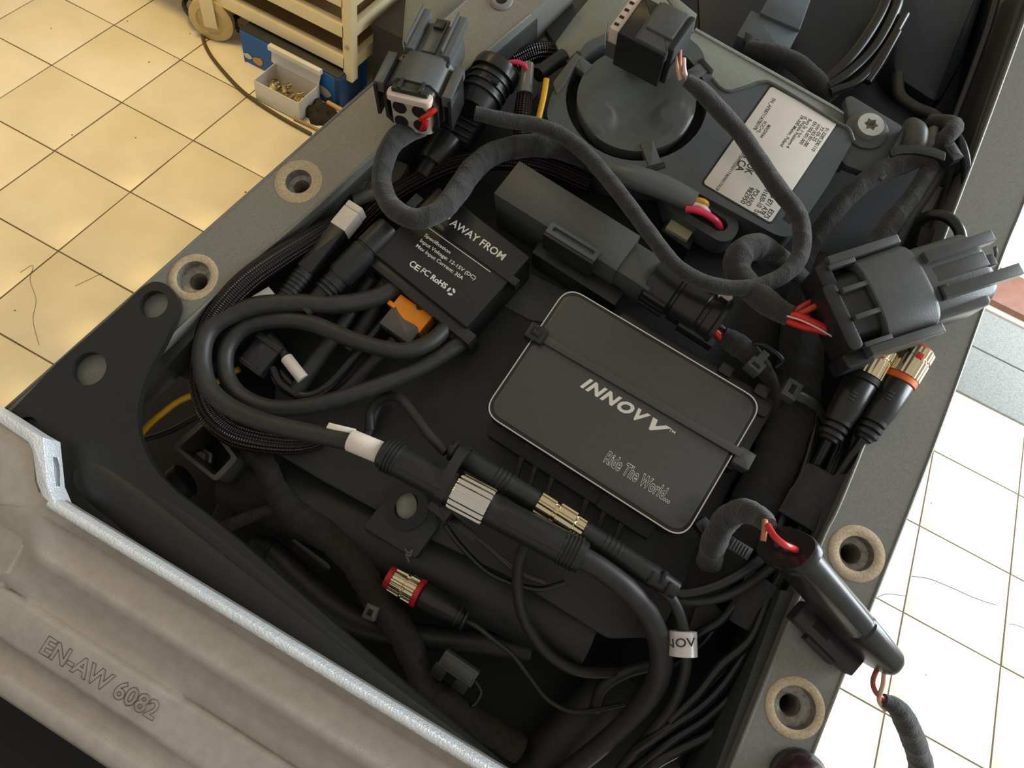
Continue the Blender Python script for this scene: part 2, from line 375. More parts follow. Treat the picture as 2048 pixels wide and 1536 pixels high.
# ------------------------------------------------------------------ trolley, boxes and cord on the far floor
def hz(u, v, y): r = ray(u, v); return HC + r.z * (y / r.y)
def zpost(x, y, v):
    lo, hi = 0, 1.1
    for _ in range(40):
        z = (lo + hi) / 2; c = M3.transposed() @ (V((x, y, z)) - CAM); vv = 768 - F * c.y / -c.z
        if vv > v: lo = z
        else: hi = z
    return z
TW = mat('trolley_enamel', (236, 222, 184), .42, 0, .05, 12, .1, 40, kind='world')
TWS = mat('trolley_shelf', (150, 124, 86), .6, 0, .12, 12, .1, 60, kind='world')
zr = .11
pc = W(701, 128, zr); XP, YP = pc.x, pc.y
z2 = zpost(XP, YP, 66); z3 = zpost(XP, YP, 22)
t = thing('trolley', 'cream enamelled workshop trolley with tray shelves on casters', 'trolley', (XP, YP, 0), tm=WI)
def sqtube(a, b, w): return tube3(B(), [V(a), V(b)], w * .7071, 4)
for dx, dy in ((0, 0), (0, .36), (-.62, 0), (-.62, .36)):
    part('post', wbox(B(), XP + dx - .012, XP + dx + .012, YP + dy - .012, YP + dy + .012, .07, .62, 3), TW, t)
for z in (zr, z2, z3 + .02):
    sh = part('shelf', wbox(B(), XP - .61, XP - .012, YP + .01, YP + .36, z - .004, z, 0), TWS, t)
    part('front_rail', wbox(B(), XP - .62, XP - .01, YP - .012, YP + .008, z - .012, z + .02, 4), TW, sh)
    part('side_rail', wbox(B(), XP - .009, XP + .009, YP, YP + .36, z - .012, z + .02, 4), TW, sh)
bmf = tube3(B(), [V((XP, YP - .0125, (zr + z2) / 2 + .01)), V((XP, YP - .016, (zr + z2) / 2 + .01))], .005, 12)
part('bolt', bmf, STEEL, t)
cw = W(424, 38, .055)
for dx, dy in ((0, 0), (.02, .3)):
    c = V((cw.x + dx, cw.y + dy, .055)); fw = Fr(c, V((.35, -.94, 0)))
    wh = part('caster_wheel', lathe(B(), fw, [(-11, 36), (-11, 40), (-8, 54), (8, 54), (11, 40), (11, 36), (7, 34), (7, 0.5)], 32), mat('caster_plastic', (206, 184, 132), .5, 0, .08, 30), t)
    part('hub', lathe(B(), fw, [(9, 9), (13, 9), (14, 6)], 12), STEEL, wh)
    ff = Fr(c + V((0, 0, .0)), V((.35, -.94, 0)))
    part('caster_fork', fbox(B(), ff, 12, 16, -16, 16, -14, 75, 2), TW, t)
part('caster_stem', tube3(B(), [V((cw.x, cw.y, .1)), V((cw.x, cw.y, .16))], .012, 12), TW, t)

yb = W(600, 178, 0).y
b0, b1 = W(489, 121, 0), W(686, 214, 0); zb = hz(484, 62, b0.y)
BLUE = mat('blue_carton', (28, 96, 168), .5, 0, .08, 20, kind='world'); BLK = mat('box_top_black', (40, 42, 46), .5, 0, .15, 30, kind='world')
t = thing('storage_box', 'blue cardboard box with a black top under the trolley', 'box', b0, tm=WI)
part('body', wbox(B(), b0.x, b1.x, b0.y, b0.y + .12, 0, zb, 1), BLUE, t)
part('top_panel', wbox(B(), b0.x + .002, b1.x - .002, b0.y + .002, b0.y + .118, zb, zb + .004, 1), BLK, t)
part('edge_band', wbox(B(), b1.x - .012, b1.x + .001, b0.y - .001, b0.y + .1, 0, zb + .001, .5), mat('dark_blue_edge', (22, 58, 104), .5), t)
def blob(c, n, rx, rz, y):
    bm = B(); vs = [bm.verts.new((c[0] + math.cos(a) * rx * random.uniform(.6, 1.1), y, c[1] + math.sin(a) * rz * random.uniform(.6, 1.1))) for a in [2 * math.pi * i / n for i in range(n)]]
    bm.faces.new(vs); return bm
for (u, v), rx, cl, nm in (((508, 118), .014, (214, 208, 196), 'p1'), ((526, 130), .02, (204, 150, 80), 'p2'), ((660, 188), .026, (206, 196, 176), 'p3')):
    q = V((W(u, v, 0).x, 0, hz(u, v, b0.y)))
    part('printed_picture', blob((q.x, max(q.z, .02)), 12, rx, rx * .7, b0.y - .0012), mat('box_print_' + nm, cl, .5), t)

c0, c1 = W(513, 199, 0), W(597, 247, 0); zc = hz(512, 163, c0.y)
x0, x1, y0, y1 = c0.x, c1.x, c0.y, c0.y + .084
CARD = mat('white_card', (226, 222, 216), .6, 0, .03, 30, kind='world'); CARDI = mat('card_inside', (150, 128, 100), .8)
t = thing('open_carton', 'small open white carton of metal hardware on the tiles', 'carton', (x0, y0, 0), tm=WI)
part('front_wall', wbox(B(), x0, x1, y0, y0 + .0015, 0, zc), CARD, t)
part('back_wall', wbox(B(), x0, x1, y1 - .0015, y1, 0, zc), CARD, t)
for xx in (x0, x1 - .0015): part('side_wall', wbox(B(), xx, xx + .0015, y0 + .0015, y1 - .0015, 0, zc), CARD, t)
part('base', wbox(B(), x0, x1, y0, y1, 0, .0015), CARDI, t)
bm = B(); pr = [V((x0 - .01, y1 - .002, zc)), V((x1, y1 - .002, zc)), V((x1 + .004, y1 + .007, zc + .034)), V((x0 - .012, y1 + .007, zc + .034))]
prism(bm, pr, 1.5); part('lid_flap', bm, CARD, t)
part('lid_lip', wbox(B(), x0 - .015, x1 + .006, y1 - .004, y1 + .009, zc + .03, zc + .043, 3), CARD, t)
HW = mat('galvanised_bits', (138, 130, 108), .45, .5, .2, 60, kind='world')
for k in range(26):
    cx, cy = random.uniform(x0 + .014, x1 - .018), random.uniform(y0 + .014, y1 - .016); zz = zc * .45 + random.uniform(-.004, .01)
    f = Fr(V((cx, cy, zz)), V((random.uniform(-1, 1), random.uniform(-1, 1), random.uniform(-.4, .4))))
    if k % 3: bm = lathe(B(), f, [(-9, 2.2), (4, 2.2), (4, 4.6), (8, 4.6), (8.5, 3.6)], 8)
    else: bm = fbox(B(), f, -11, 11, -4.5, 4.5, -1.2, 1.2, .4)
    solo('metal_fitting', bm, HW, 'grey metal fitting lying loose in the open white carton', 'fitting', f.o, 'metal fittings in the carton', tm=WI)
pts = [(410, 50), (406, 66), (408, 84), (423, 113), (454, 151), (487, 184), (524, 211), (571, 240), (622, 268)]
solo('floor_cord', tube3(B(), [W(u, v, .005) for u, v in pts], .0045, 10), mat('cord_brown', (84, 68, 40), .5), 'thin brown cord curving across the yellowish tiles past the carton', 'cord', W(414, 61, 0), tm=WI)
pts = [(574, 238), (600, 250), (632, 266)]
solo('floor_cord', tube3(B(), [W(u, v, .004) + V((.012, .012, 0)) for u, v in pts], .004, 10), mat('cord_tan', (170, 140, 92), .5), 'short tan cord lying along the foot of the open carton', 'cord', W(582, 243, 0), tm=WI)
def dirtpile(name, label, cat, uv, r, hh, m):
    c = W(*uv, 0); bm = B(); bmesh.ops.create_icosphere(bm, subdivisions=3, radius=1)
    for v in bm.verts:
        k = 1 + .25 * math.sin(v.co.x * 5 + 1) * math.cos(v.co.y * 6) + random.uniform(-.05, .05); v.co = V((v.co.x * r * k, v.co.y * r * .8 * k, max(v.co.z, -.1) * hh * k)) + c
    return solo(name, bm, m, label, cat, c, tm=WI)
dirtpile('dark_rag', 'dark crumpled rag on the floor beside the open carton', 'rag', (640, 230), .042, .03, mat('rag_dark', (44, 40, 30), .95, 0, .3, 60, 1, 200, kind='world'))
p0, p1 = W(655, 205, .02), W(690, 224, .02)
solo('wooden_stick', tube3(B(), [p0, p1], .006, 8), mat('stick_wood', (206, 160, 106), .6), 'short tan wooden stick by the blue box', 'stick', (p0.x, p0.y, 0), tm=WI)
for k, pp in enumerate(([(440, 0), (455, 30), (470, 42), (462, 62), (450, 70)], [(470, 8), (480, 28), (466, 38), (478, 62)], [(374, -6), (368, 10), (380, 30), (402, 36)])):
    solo('tangled_cord', tube3(B(), [W(u, v, .02 + .01 * k) for u, v in pp], .006, 8), mat('cord_black', (34, 33, 30), .5), ('black cord bunched behind the cream caster wheel', 'black cord looping down under the trolley rail', 'black cord hanging past the outer side of the caster wheel')[k], 'cord', W(*pp[-1], 0), tm=WI)
SHADF = mat('shadow_filler', (30, 30, 34), .6, 0, .2, 20, kind='world')  # near-black box added in place of the shadows beside the trolley
t = thing('shadow_filler_box', 'dark crate standing in for the shadows beside the trolley', 'filler', (XP + .03, YP + .03, 0), tm=WI)
part('body', wbox(B(), XP + .03, XP + .16, YP + .05, YP + .5, 0, .2, 3), SHADF, t)
part('rim', wbox(B(), XP + .027, XP + .163, YP + .047, YP + .503, .19, .205, 2), SHADF, t)

# ------------------------------------------------------------------ motorcycle subframe
t = thing('motorcycle_subframe', 'grey painted rear subframe of a motorcycle with four bare threaded bosses', 'subframe', L(560, 430, -45))
def on_line(a, b, t): return (a[0] + (b[0] - a[0]) * t, a[1] + (b[1] - a[1]) * t)
BOSS = [((597, 363), 6.9, 4.4), ((387, 554), 8.6, 4.6), ((1713, 1107), 7.7, 4.6), ((1590, 1415), 8.8, 4.6)]
RB = 12.6
holes = [circ(L(*c, 0), RB, 40) for c, _, _ in BOSS]
out = [L(*p, 0) for p in ((-320, 1113), (342, 525), (740, 173), (912, 20), (985, -46), (1150, -52), (1060, 29), (965, 110), (660, 388), (480, 545), (300, 712), (-60, 1040), (-200, 1170))]
r1 = part('rail', holed(B(), out, holes[:2], 34), RAIL, t)
out = [L(*p, 0) for p in ((1462, 1536), (1390, 1720), (1540, 1730), (1656, 1425), (1861, 907), (1999, 525), (2048, 403), (2140, 150), (2085, -60), (1945, 325), (1710, 934), (1649, 1071), (1587, 1222))]
r2 = part('rail', holed(B(), out, holes[2:], 34), RAIL, t)
part('rail_edge', tube3(B(), [L(*p, -.35) for p in ((-120, 935), (342, 525), (740, 173), (912, 20), (985, -46))], .0009, 8), RAIL, r1)
part('rail_edge', tube3(B(), [L(*p, -.35) for p in ((1540, 1730), (1656, 1425), (1861, 907), (1999, 525), (2048, 403), (2140, 150))], .0009, 8), RAIL, r2)
part('rail_edge', tube3(B(), [L(*p, -.35) for p in ((1060, 29), (965, 110), (660, 388), (480, 545), (300, 712))], .0008, 8), RAIL, r1)
part('rail_edge', tube3(B(), [L(*p, -.35) for p in ((2085, -60), (1945, 325), (1710, 934), (1649, 1071), (1587, 1222), (1462, 1536))], .0008, 8), RAIL, r2)
for (c, rc_, rt), rr in zip(BOSS, (r1, r1, r2, r2)):
    f = UPF(c, 0)
    bm = B(); prof = [(-3, RB), (.15, RB), (.35, RB - .3), (.35, rc_ + .3), (.1, rc_)]
    rings = [[bm.verts.new(f.at(x, math.cos(a) * r, math.sin(a) * r)) for a in [2 * math.pi * i / 40 for i in range(40)]] for x, r in prof]
    for i in range(len(rings) - 1): loopwall(bm, rings[i], rings[i + 1])
    boss = part('boss_ring', bm, RING, rr, 'bare sand coloured boss ring')
    bm = B(); prof = [(.1, rc_), (-5, rc_ - .2), (-5.4, rt + 1.2), (-6.0, rt)] + [(-6.4 - .6 * k, rt - (.35 if k % 2 else 0)) for k in range(22)] + [(-24, rt - .4)]
    rings = [[bm.verts.new(f.at(x, math.cos(a) * r, math.sin(a) * r)) for a in [2 * math.pi * i / 32 for i in range(32)]] for x, r in prof]
    for i in range(len(rings) - 1): loopwall(bm, rings[i], rings[i + 1])
    part('threaded_bore', bm, BORE, rr)
    bm = B(); bm.faces.new([bm.verts.new(f.at(-22, math.cos(a) * (rt + .5), math.sin(a) * (rt + .5))) for a in [2 * math.pi * i / 24 for i in range(24)]]); part('bore_bottom', bm, HOLE, rr)
# inner flanges one step below the rail tops
part('inner_flange', prismpx(B(), [(1075, 38), (1003, 100), (800, 285), (700, 375), (545, 520), (440, 620), (330, 735), (318, 700), (480, 540), (660, 380), (965, 100), (1060, 20)], -7, 40, .5), FLANGE, t)
part('inner_flange', prismpx(B(), [(1562, 1180), (1600, 1185), (1475, 1530), (1445, 1600), (1405, 1600), (1432, 1536)], -8, 40, .5), FLANGE, t)
part('inner_flange', prismpx(B(), [(1928, 330), (1950, 330), (2085, -50), (2060, -60)], -6, 40, .5), FLANGE, t)
# the panel outside the trolley-side rail with its rounded outer wall
part('side_panel', prismpx(B(), [(812, -40), (803, 80), (812, 104), (838, 95), (960, -20), (960, -60)], -10, 60, 3.0), PANEL, t)
bm = lathe(B(), UPF((1003, 2), 0), [(-3, 6.5), (.5, 6.5), (1.3, 5.5), (1.3, 3.2), (.2, 3.0)], 28)
part('rivet', bm, RAIL, t); part('rivet_core', lathe(B(), UPF((1003, 2), 0), [(0, 3), (.5, 3)], 18), HOLE, t)
# cross plate behind the control module, cover beyond, deck and pit
part('cross_plate', prismpx(B(), [(1110, 85), (1150, 30), (1200, -30), (1330, -40), (1390, 60), (1660, 212), (1720, 250), (1690, 330), (1560, 300), (1400, 210), (1160, 190)], -16, 8, .8), PANEL, t)
part('cross_edge', tube3(B(), [L(*p, -16.2) for p in ((1390, 60), (1660, 212), (1720, 250))], .0012, 8), STEEL, t)
part('upper_shelf', prismpx(B(), [(1080, 40), (1110, -30), (1225, -40), (1160, 105), (1135, 130)], -22, 6, .8), FLANGE, t)
part('deck', prismpx(B(), [(560, 620), (760, 330), (1000, 235), (1130, 260), (1480, 470), (1570, 600), (1590, 800), (1470, 960), (1320, 1275), (1215, 1278), (1010, 1150), (850, 1075), (640, 960), (540, 900)], -34, 8, 1.5, r=3), DECK, t)
part('deck_step', prismpx(B(), [(960, 585), (1010, 520), (1150, 590), (1118, 650), (1060, 640)], -32.5, 1.5, .8, r=1.5), GPL, t)
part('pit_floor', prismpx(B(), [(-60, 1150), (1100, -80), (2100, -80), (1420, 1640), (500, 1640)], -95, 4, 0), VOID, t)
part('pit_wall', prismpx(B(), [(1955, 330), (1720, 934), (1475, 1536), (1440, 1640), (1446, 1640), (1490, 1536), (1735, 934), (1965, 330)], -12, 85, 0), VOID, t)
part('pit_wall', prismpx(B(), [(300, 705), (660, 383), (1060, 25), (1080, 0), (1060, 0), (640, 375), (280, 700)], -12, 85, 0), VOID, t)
# the machine below the tray: unseen body added to shade the yellowish tiles
def lower(poly, z0, z1, m):
    bm = B(); A = [bm.verts.new(TI @ V((x, y, z1))) for x, y in poly]; C = [bm.verts.new(TI @ V((x * .8, y, z0))) for x, y in poly]
    loopwall(bm, A, C); bm.faces.new(A); bm.faces.new(C[::-1]); return part('lower_body_blocker', bm, m, t)
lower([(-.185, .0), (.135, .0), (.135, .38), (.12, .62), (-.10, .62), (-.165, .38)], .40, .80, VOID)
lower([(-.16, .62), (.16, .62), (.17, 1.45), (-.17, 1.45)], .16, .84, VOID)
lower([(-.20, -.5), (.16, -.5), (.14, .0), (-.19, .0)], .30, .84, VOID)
# slotted cup of the deck
f = rect([(735, 1000), (800, 1030), (790, 1090), (700, 1045)], -30)
cup = part('mount_block', prismpx(B(), [(780, 985), (850, 985), (880, 1050), (830, 1120), (722, 1055)], -28.2, 30, 1.2, r=3), BPL, t)
part('mount_rim', holed(B(), circ(L(812, 1016, -25), 11.0, 36), [circ(L(812, 1012, -25), 7.0, 32, s=.8)], 7), BPM, cup)
part('mount_slot', prismpx(B(), [(800, 975), (826, 985), (836, 1010), (828, 1035), (810, 1040), (795, 1030), (790, 1000)], -27, 1, .1, r=3), PANEL, cup)
part('rear_skirt', tubepx(B(), [(480, 945, -62), (760, 1075, -58), (980, 1175, -58), (1180, 1265, -60)], 150, seg=20), DECK, t)
bm = prismpx(B(), [(1120, 1185), (1150, 1170), (1260, 1215), (1225, 1278), (1205, 1272)], -40, 5, .5, r=2); part('latch_tab', bm, BPL, t)
part('latch_slot', prismpx(B(), [(1135, 1190), (1150, 1183), (1205, 1222), (1192, 1240)], -38.5, 3, .3, r=2), HOLE, t)

# ------------------------------------------------------------------ black bracket plate over the rail
t = thing('bracket_plate', 'flat black steel bracket with two round holes over the rail corner', 'bracket', L(180, 800, 0))
out = [(-60, 905), (28, 816), (118, 722), (215, 640), (268, 590), (283, 575), (305, 562), (332, 566), (350, 586), (359, 608), (353, 632), (326, 690), (297, 740), (279, 790), (273, 830), (278, 870), (291, 907), (314, 945), (350, 982), (405, 1022), (480, 1082), (600, 1187), (720, 1292), (850, 1402), (965, 1495), (1060, 1575), (900, 1590), (300, 1110), (60, 985), (-60, 960)]
out = [L(*p, 5) for p in out]; out = rc(out, .004, 3)
hl = [circ(L(307, 608, 5), 7.1, 32), circ(L(178, 737, 5), 8.4, 32), circ(L(52, 858, 5), 6.0, 24)]
part('plate', holed(B(), out, hl, 4.0), BRK, t)
bm = tubepx(B(), [(150, 938, 3.0, 40), (178, 955, 3.4, 74), (240, 1000, 3.6, 86), (400, 1125, 3.6, 88), (600, 1278, 3.6, 88), (800, 1430, 3.6, 88), (960, 1550, 3.6, 88)], seg=24, flat=.34); part('stamped_rib', bm, BRK, t)
bm = tubepx(B(), [(300, 985, 4.4, 20), (420, 1075, 4.6, 26), (600, 1225, 4.6, 26), (800, 1400, 4.6, 26), (930, 1510, 4.6, 26)], seg=16, flat=.3); part('stamped_edge', bm, BRK, t)

# ------------------------------------------------------------------ forged aluminium bar
HB = 24
A0, A1 = L(108, 1003, HB), L(990, 1541, HB)
t = thing('aluminium_bar', 'forged bare aluminium bar with bright machined edge and raised alloy lettering', 'bar', L(350, 1250, -20))
fb = Fr(A0, A1 - A0)
PROF = [(-1.2, HB - 9), (0, HB - .6), (.5, HB), (3.0, HB), (3.5, HB - .8), (6.4, HB - 2.6), (8.2, HB - 5.6), (9.4, HB - 7.6), (12, HB - 8.3), (18, HB - 7.6), (21, HB - 5.4), (23.2, HB - 4.8), (26, HB - 6.6), (31, HB - 10.4), (36, HB - 12.6), (40.5, HB - 13.2), (42.2, HB - 11.6), (43.4, HB - 9.6), (45, HB - 9.2), (58, HB - 9.2), (60, HB - 10.2), (61.6, HB - 14.0), (65, HB - 16.2), (69, HB - 16.2), (71.3, HB - 13.2), (73, HB - 12.2), (78, HB - 12.4), (80, HB - 14), (81, HB - 17), (78, HB - 17.6), (4, HB - 17.6)]
NX = 110; x_a, x_b = -46.0, (A1 - A0).length * 1000 + 45
bm = B(); rows = []
def wav(x, y): return 0
for i in range(NX + 1):
    x = x_a + (x_b - x_a) * i / NX; row = []
    for (y, z) in PROF:
        dz = 0; dy = 0
        k = max(0, 1 - max(x, -2) / 26.0)       # the forging swells into its end lug
        if 4 < y < 42: dz = k * k * 4.0
        sb = min(1, max(0, (12 - x) / 18)); sb = sb * sb * (3 - 2 * sb)
        if -1 < y < 42:
            q_ = min(1, max(0, (y - 10) / 22)); zl_ = HB - 1.6 - 7.5 * q_ * q_ * (3 - 2 * q_)
            dz = dz * (1 - sb) + (zl_ - z) * sb if y > 3.2 else (-1.4 * sb)
        # second pocket begins where the lower rib runs out
        s = 1 / (1 + math.exp(-(x - 88) / 5.0))
        if 42 <= y < 61: dz += -s * 3.2 if y < 59 else -s * 1.5
        if 61 <= y < 70: dz += s * 1.2
        row.append(bm.verts.new(fb.at(x, -y - dy, (z - HB) + dz)))
    rows.append(row)
for i in range(NX):
    for j in range(len(PROF)): bm.faces.new((rows[i][j], rows[i + 1][j], rows[i + 1][(j + 1) % len(PROF)], rows[i][(j + 1) % len(PROF)]))
bm.faces.new(rows[0]); bm.faces.new(rows[-1][::-1])
part('forging', bm, ALU, t, angle=60)
bm = B(); rows = []; x_a = -2.0
for i in range(200):
    x = x_a + (x_b - x_a) * i / 199
    rows.append([bm.verts.new(fb.at(x, -y, z + random.uniform(-.05, .05))) for y, z in ((-1.25, -5), (-.3, -.2), (.2, .35), (2.0 + random.uniform(-.05, .05), .38), (3.3 + random.uniform(-.12, .12), .1), (3.6, -.7))])
for i in range(199):
    for j in range(5): bm.faces.new((rows[i][j], rows[i + 1][j], rows[i + 1][j + 1], rows[i][j + 1]))
part('machined_edge', bm, MACH, t, angle=70)
# end lug that rises past the bar
bm = prismpx(B(), [(-90, 775), (0, 828), (60, 866), (66, 900), (70, 960), (78, 985), (104, 1008), (84, 1020), (-90, 1000)], HB - 1.2, 16, 1.0); part('end_lug', bm, ALU, t)
bm = prismpx(B(), [(-90, 768), (0, 822), (62, 862), (86, 875), (88, 896), (95, 968), (110, 1004), (104, 1012), (84, 992), (73, 965), (64, 900), (56, 884), (0, 846), (-90, 792)], HB + .4, 12, .5); part('lug_edge', bm, MACH, t)
ft = fpx((78, 1303), (306, 1441), HB - 9.2); 
txt(t, 'EN-AW 6082', None, None, 0, EMB, cap=33, outline=.014, bold=.03, name='alloy_lettering', lift=.03, fr=ft)
solo('zinc_washer', prismpx(B(), [(84, 890), (100, 900), (110, 925), (112, 955), (110, 1008), (84, 1000)], HB - 5, 3, .5, r=3), STEEL, 'pale zinc washer edge behind the aluminium bar lug', 'washer', L(100, 950, 0))
t = thing('flange_bolt', 'dark bolt head half hidden behind the aluminium bar edge', 'bolt', L(185, 1040, -10))
part('washer', lathe(B(), UPF((178, 1052), 2), [(-3, 8), (0, 8), (.6, 7)], 24), BPL, t); part('head', lathe(B(), UPF((178, 1052), 2), [(0, 5.2), (4, 5.2), (5, 4.2)], 6), BORE, t)

# ------------------------------------------------------------------ camera recorder box with chrome rim
f = rect([(1134, 569), (1533, 807), (1362, 1078), (965, 825)], -6); w, d = f.w / 2, f.d / 2
t = thing('camera_recorder', 'flat black recorder box with chrome rim and white INNOVV lettering', 'recorder', f.at(0, 0, -24))
def ring_poly(ins, z, r): return rc([f.at(-w + ins, -d + ins, z), f.at(w - ins, -d + ins, z), f.at(w - ins, d - ins, z), f.at(-w + ins, d - ins, z)], r * .001, 8)
bm = prism(B(), ring_poly(.3, -.8, 9), 19, .3); part('body', bm, BPS, t)
bm = holed(B(), ring_poly(0, -.6, 9.5), [ring_poly(.6, -.6, 9.0)], 1.6); part('chrome_rim', bm, CHROME, t)
lid = part('lid', prism(B(), ring_poly(2.0, 0, 7.8), 2.0, .7), LID, t)
txt(t, 'INNOV', (1160, 772), (1290, 851), -6, WHT, cap=23, bold=.045, shear=.32, name='brand_lettering', space=1.16); txt(t, 'V', (1294, 854), (1331, 877), -6, WHT, cap=23, bold=.045, shear=.32, name='brand_lettering')
txt(t, 'TM', (1337, 861), (1349, 868), -6, WHT, cap=5.5, bold=.01, name='trademark')
txt(t, 'Ride The World...', (1206, 922), (1338, 1007), -6, WHT, cap=24, bold=.03, outline=.017, name='slogan_lettering', space=1.08)
bmb = fbox(B(), f, -w + 6, w - 40, -d - 6.5, -d + 6, -21, -13, .6, 1.5); part('bracket_foot', bmb, BPM, t)
part('bracket_foot', fbox(B(), f, w - 42, w - 12, -d - 7, -d + 6, -21, -12, .6, 1.5), BPM, t)
part('bracket_edge', fbox(B(), f, -w + 30, w + 6, d - 4, d + 6.5, -21, -8, .6, 3), BPL, t)
for x in (w - 26, w - 6): part('bracket_tooth', fbox(B(), f, x, x + 7, d + 4, d + 10, -14, -6.5, .4, 1), BPL, t)
part('bracket_corner', fbox(B(), f, w - 16, w + 7, 4, d + 6, -21, -10, .6, 5), BPL, t)
for k, x in enumerate((-30, -22, -12, 8, 18, 28)):
    part('lead', tube3(B(), [f.at(x, -d + 1, -14), f.at(x + 1.5, -d - 8, -16), f.at(x + 4, -d - 17, -22)], .0016, 8), RUB, t)
t = thing('cable_tie', 'black cable tie strapped across the recorder lid', 'cable tie', f.at(-w - 2, 6, -4))
fs = fpx((1078, 672), (1490, 912), -5.2)
part('strap', fbox(B(), fs, 0, fs.len - 2, -2.1, 2.1, -.2, .9, .3), LID, t)
part('head', fbox(B(), fs, -6.5, 3.2, -4.3, 4.3, -4, 3.0, .9, 1.0), CLEAR, t)
part('head_slot', fbox(B(), fs, -4.2, 1.2, -2.3, 2.3, 2.6, 3.15, .1), HOLE, t); part('pawl', fbox(B(), fs, -3.2, .2, -1.2, 1.2, 3.0, 3.6, .2), CLEAR, t)
part('strap_end', fbox(B(), fs, fs.len - 4, fs.len + 4.5, -5.6, 3.4, -9, .4, .8, 1), GPL, t)

# ------------------------------------------------------------------ power module with white print
f = rect([(874, 368), (1054, 512), (940, 657), (751, 512)], -5); w, d = f.w / 2, f.d / 2
t = thing('power_module', 'black rectangular power module with white printed specification', 'module', f.at(0, 0, -34))
part('body', fbox(B(), f, -w, w, -d, d, -27, 0, .8, 1.2), BPL, t)
fb2 = fpx((868, 447), (1032, 566), -5); part('clip_band', fbox(B(), fb2, -4, fb2.len + 1, -2.0, 2.2, -6, 1.1, .4), BPS, t)
fb3 = fpx((752, 527), (936, 676), -10); part('end_flange', fbox(B(), fb3, -3, fb3.len + 3, -3.0, 3.4, -18, 2.4, .6), BPL, t)
txt(t, 'KEEP AWAY FROM', (857, 420), (1004, 521), -5, WHT, cap=15.5, bold=.014, name='warning_lettering')
fl = fpx((848, 449), (981, 544), -5); part('printed_line', fbox(B(), fl, 0, fl.len, -.22, .22, 0, .07, 0), WHT, t)
txt(t, 'Specification', (848, 472), (899, 508), -5, WHT, cap=7.2, name='specification_lettering', bold=.012)
txt(t, 'Input Voltage: 12-15V (DC)', (839, 483), (949, 560), -5, WHT, cap=7.4, name='specification_lettering', bold=.012)
txt(t, 'Max Input Current: 30A', (831, 493), (924, 560), -5, WHT, cap=7.4, name='specification_lettering', bold=.012)
txt(t, 'C', (817, 530), (826, 536), -5, WHT, cap=13, bold=.02, name='conformity_mark'); txt(t, 'E', (827, 537), (836, 543), -5, WHT, cap=12, bold=.02, name='conformity_mark')
txt(t, 'F', (840, 544), (845, 548), -5, WHT, cap=12, bold=.01, name='conformity_mark'); txt(t, 'C', (846, 547), (856, 554), -5, WHT, cap=12, bold=.01, name='conformity_mark')
txt(t, 'RoHS', (860, 557), (890, 578), -5, WHT, cap=11, bold=.035, name='conformity_mark')
fc = Fr(L(902, 583, -5), f.ex)
for k in range(3):
    bm = B(); a0 = k * 2.094 + .2; n = 7; R1, R2 = 2.15, 1.05
    o_ = [fc.at(math.cos(a0 + 1.5 * i / n) * R1, math.sin(a0 + 1.5 * i / n) * R1, .06) for i in range(n + 1)]; i_ = [fc.at(math.cos(a0 + 1.5 * i / n) * R2, math.sin(a0 + 1.5 * i / n) * R2, .06) for i in range(n + 1)]
    vo = [bm.verts.new(p) for p in o_]; vi = [bm.verts.new(p) for p in i_]
    loopwall(bm, vo, vi, False); part('recycling_arrow', bm, WHT, t)
for k in range(3): part('cable_gland', lathe(B(), Fr(f.at(-w + 13 + k * 22, -d - 2, -12), -f.ey), [(0, 5.6), (4, 5.4), (6, 4.9)], 20), BPM, t)
# ------------------------------------------------------------------ long grey junction box with round plug
f = rect([(1034, 322), (1279, 466), (1234, 546), (992, 385)], 2); w, d = f.w / 2, f.d / 2
t = thing('junction_box', 'long grey plastic box with a latch and a round plug at its end', 'junction box', f.at(0, 0, -34))
part('body', fbox(B(), f, -w, w, -d, d, -34, 0, .5, .6), GPL, t)
part('neck', fbox(B(), f, w - 1, w + 19, -d + 1, d - 3, -28, -2.0, .5, .6), GPL, t)
part('side_ledge', fbox(B(), f, -w + 30, w + 8, -d - 9, -d, -34, -18, .6, 1), BPL, t)
fl = fpx((1098, 452), (1196, 512), 5)
la = part('latch', holed(B(), rc([fl.at(0, -3.4, 0), fl.at(fl.len, -3.4, 0), fl.at(fl.len, 3.0, 0), fl.at(0, 3.0, 0)], .0008), [rc([fl.at(2.4, -1.3, 0), fl.at(fl.len - 2.4, -1.3, 0), fl.at(fl.len - 2.4, 1.3, 0), fl.at(2.4, 1.3, 0)], .001)], 1.6), SHELL, t)
part('latch_leg', fbox(B(), fl, 0, fl.len, -5.2, -3.2, -16, -.4, .4), BPL, la)
part('latch_base', fbox(B(), fl, 2, fl.len - 2, -1.5, 1.5, -3.0, -1.4, .2), GPL, la)
fx = Fr(f.at(w + 16, -1.0, -11), f.ex)
pl = part('plug', lathe(B(), fx, [(0, 11.0), (14, 11.4), (15, 10.4), (16.2, 10.4), (17, 11.9), (30, 11.9), (31, 11), (33, 11), (33.5, 11.9), (38, 11.7), (39, 13), (41, 12.8), (41.4, 10)], 36, power=.8), BPS, t)
for z in (-6, 0, 6): part('plug_rib', fbox(B(), fx, 1, 14, -11.6, -9, z - 1.2, z + 1.2, .3), BPL, pl)
part('plug_tab', fbox(B(), fx, 24, 44, -13.5, -9.5, -5, 2, .5), BPL, pl)
part('cream_tab', fbox(B(), Fr(L(1440, 596, 0), f.ex + f.ey * .6), -1, 6, -1.6, 1.6, -2, .6, .3), CREAM, pl)
cable('signal_wire', 'bright red wire leaving the round black plug', 'wire', [(1408, 650, -12), (1428, 662, -11), (1448, 682, -13)], 15, RED)
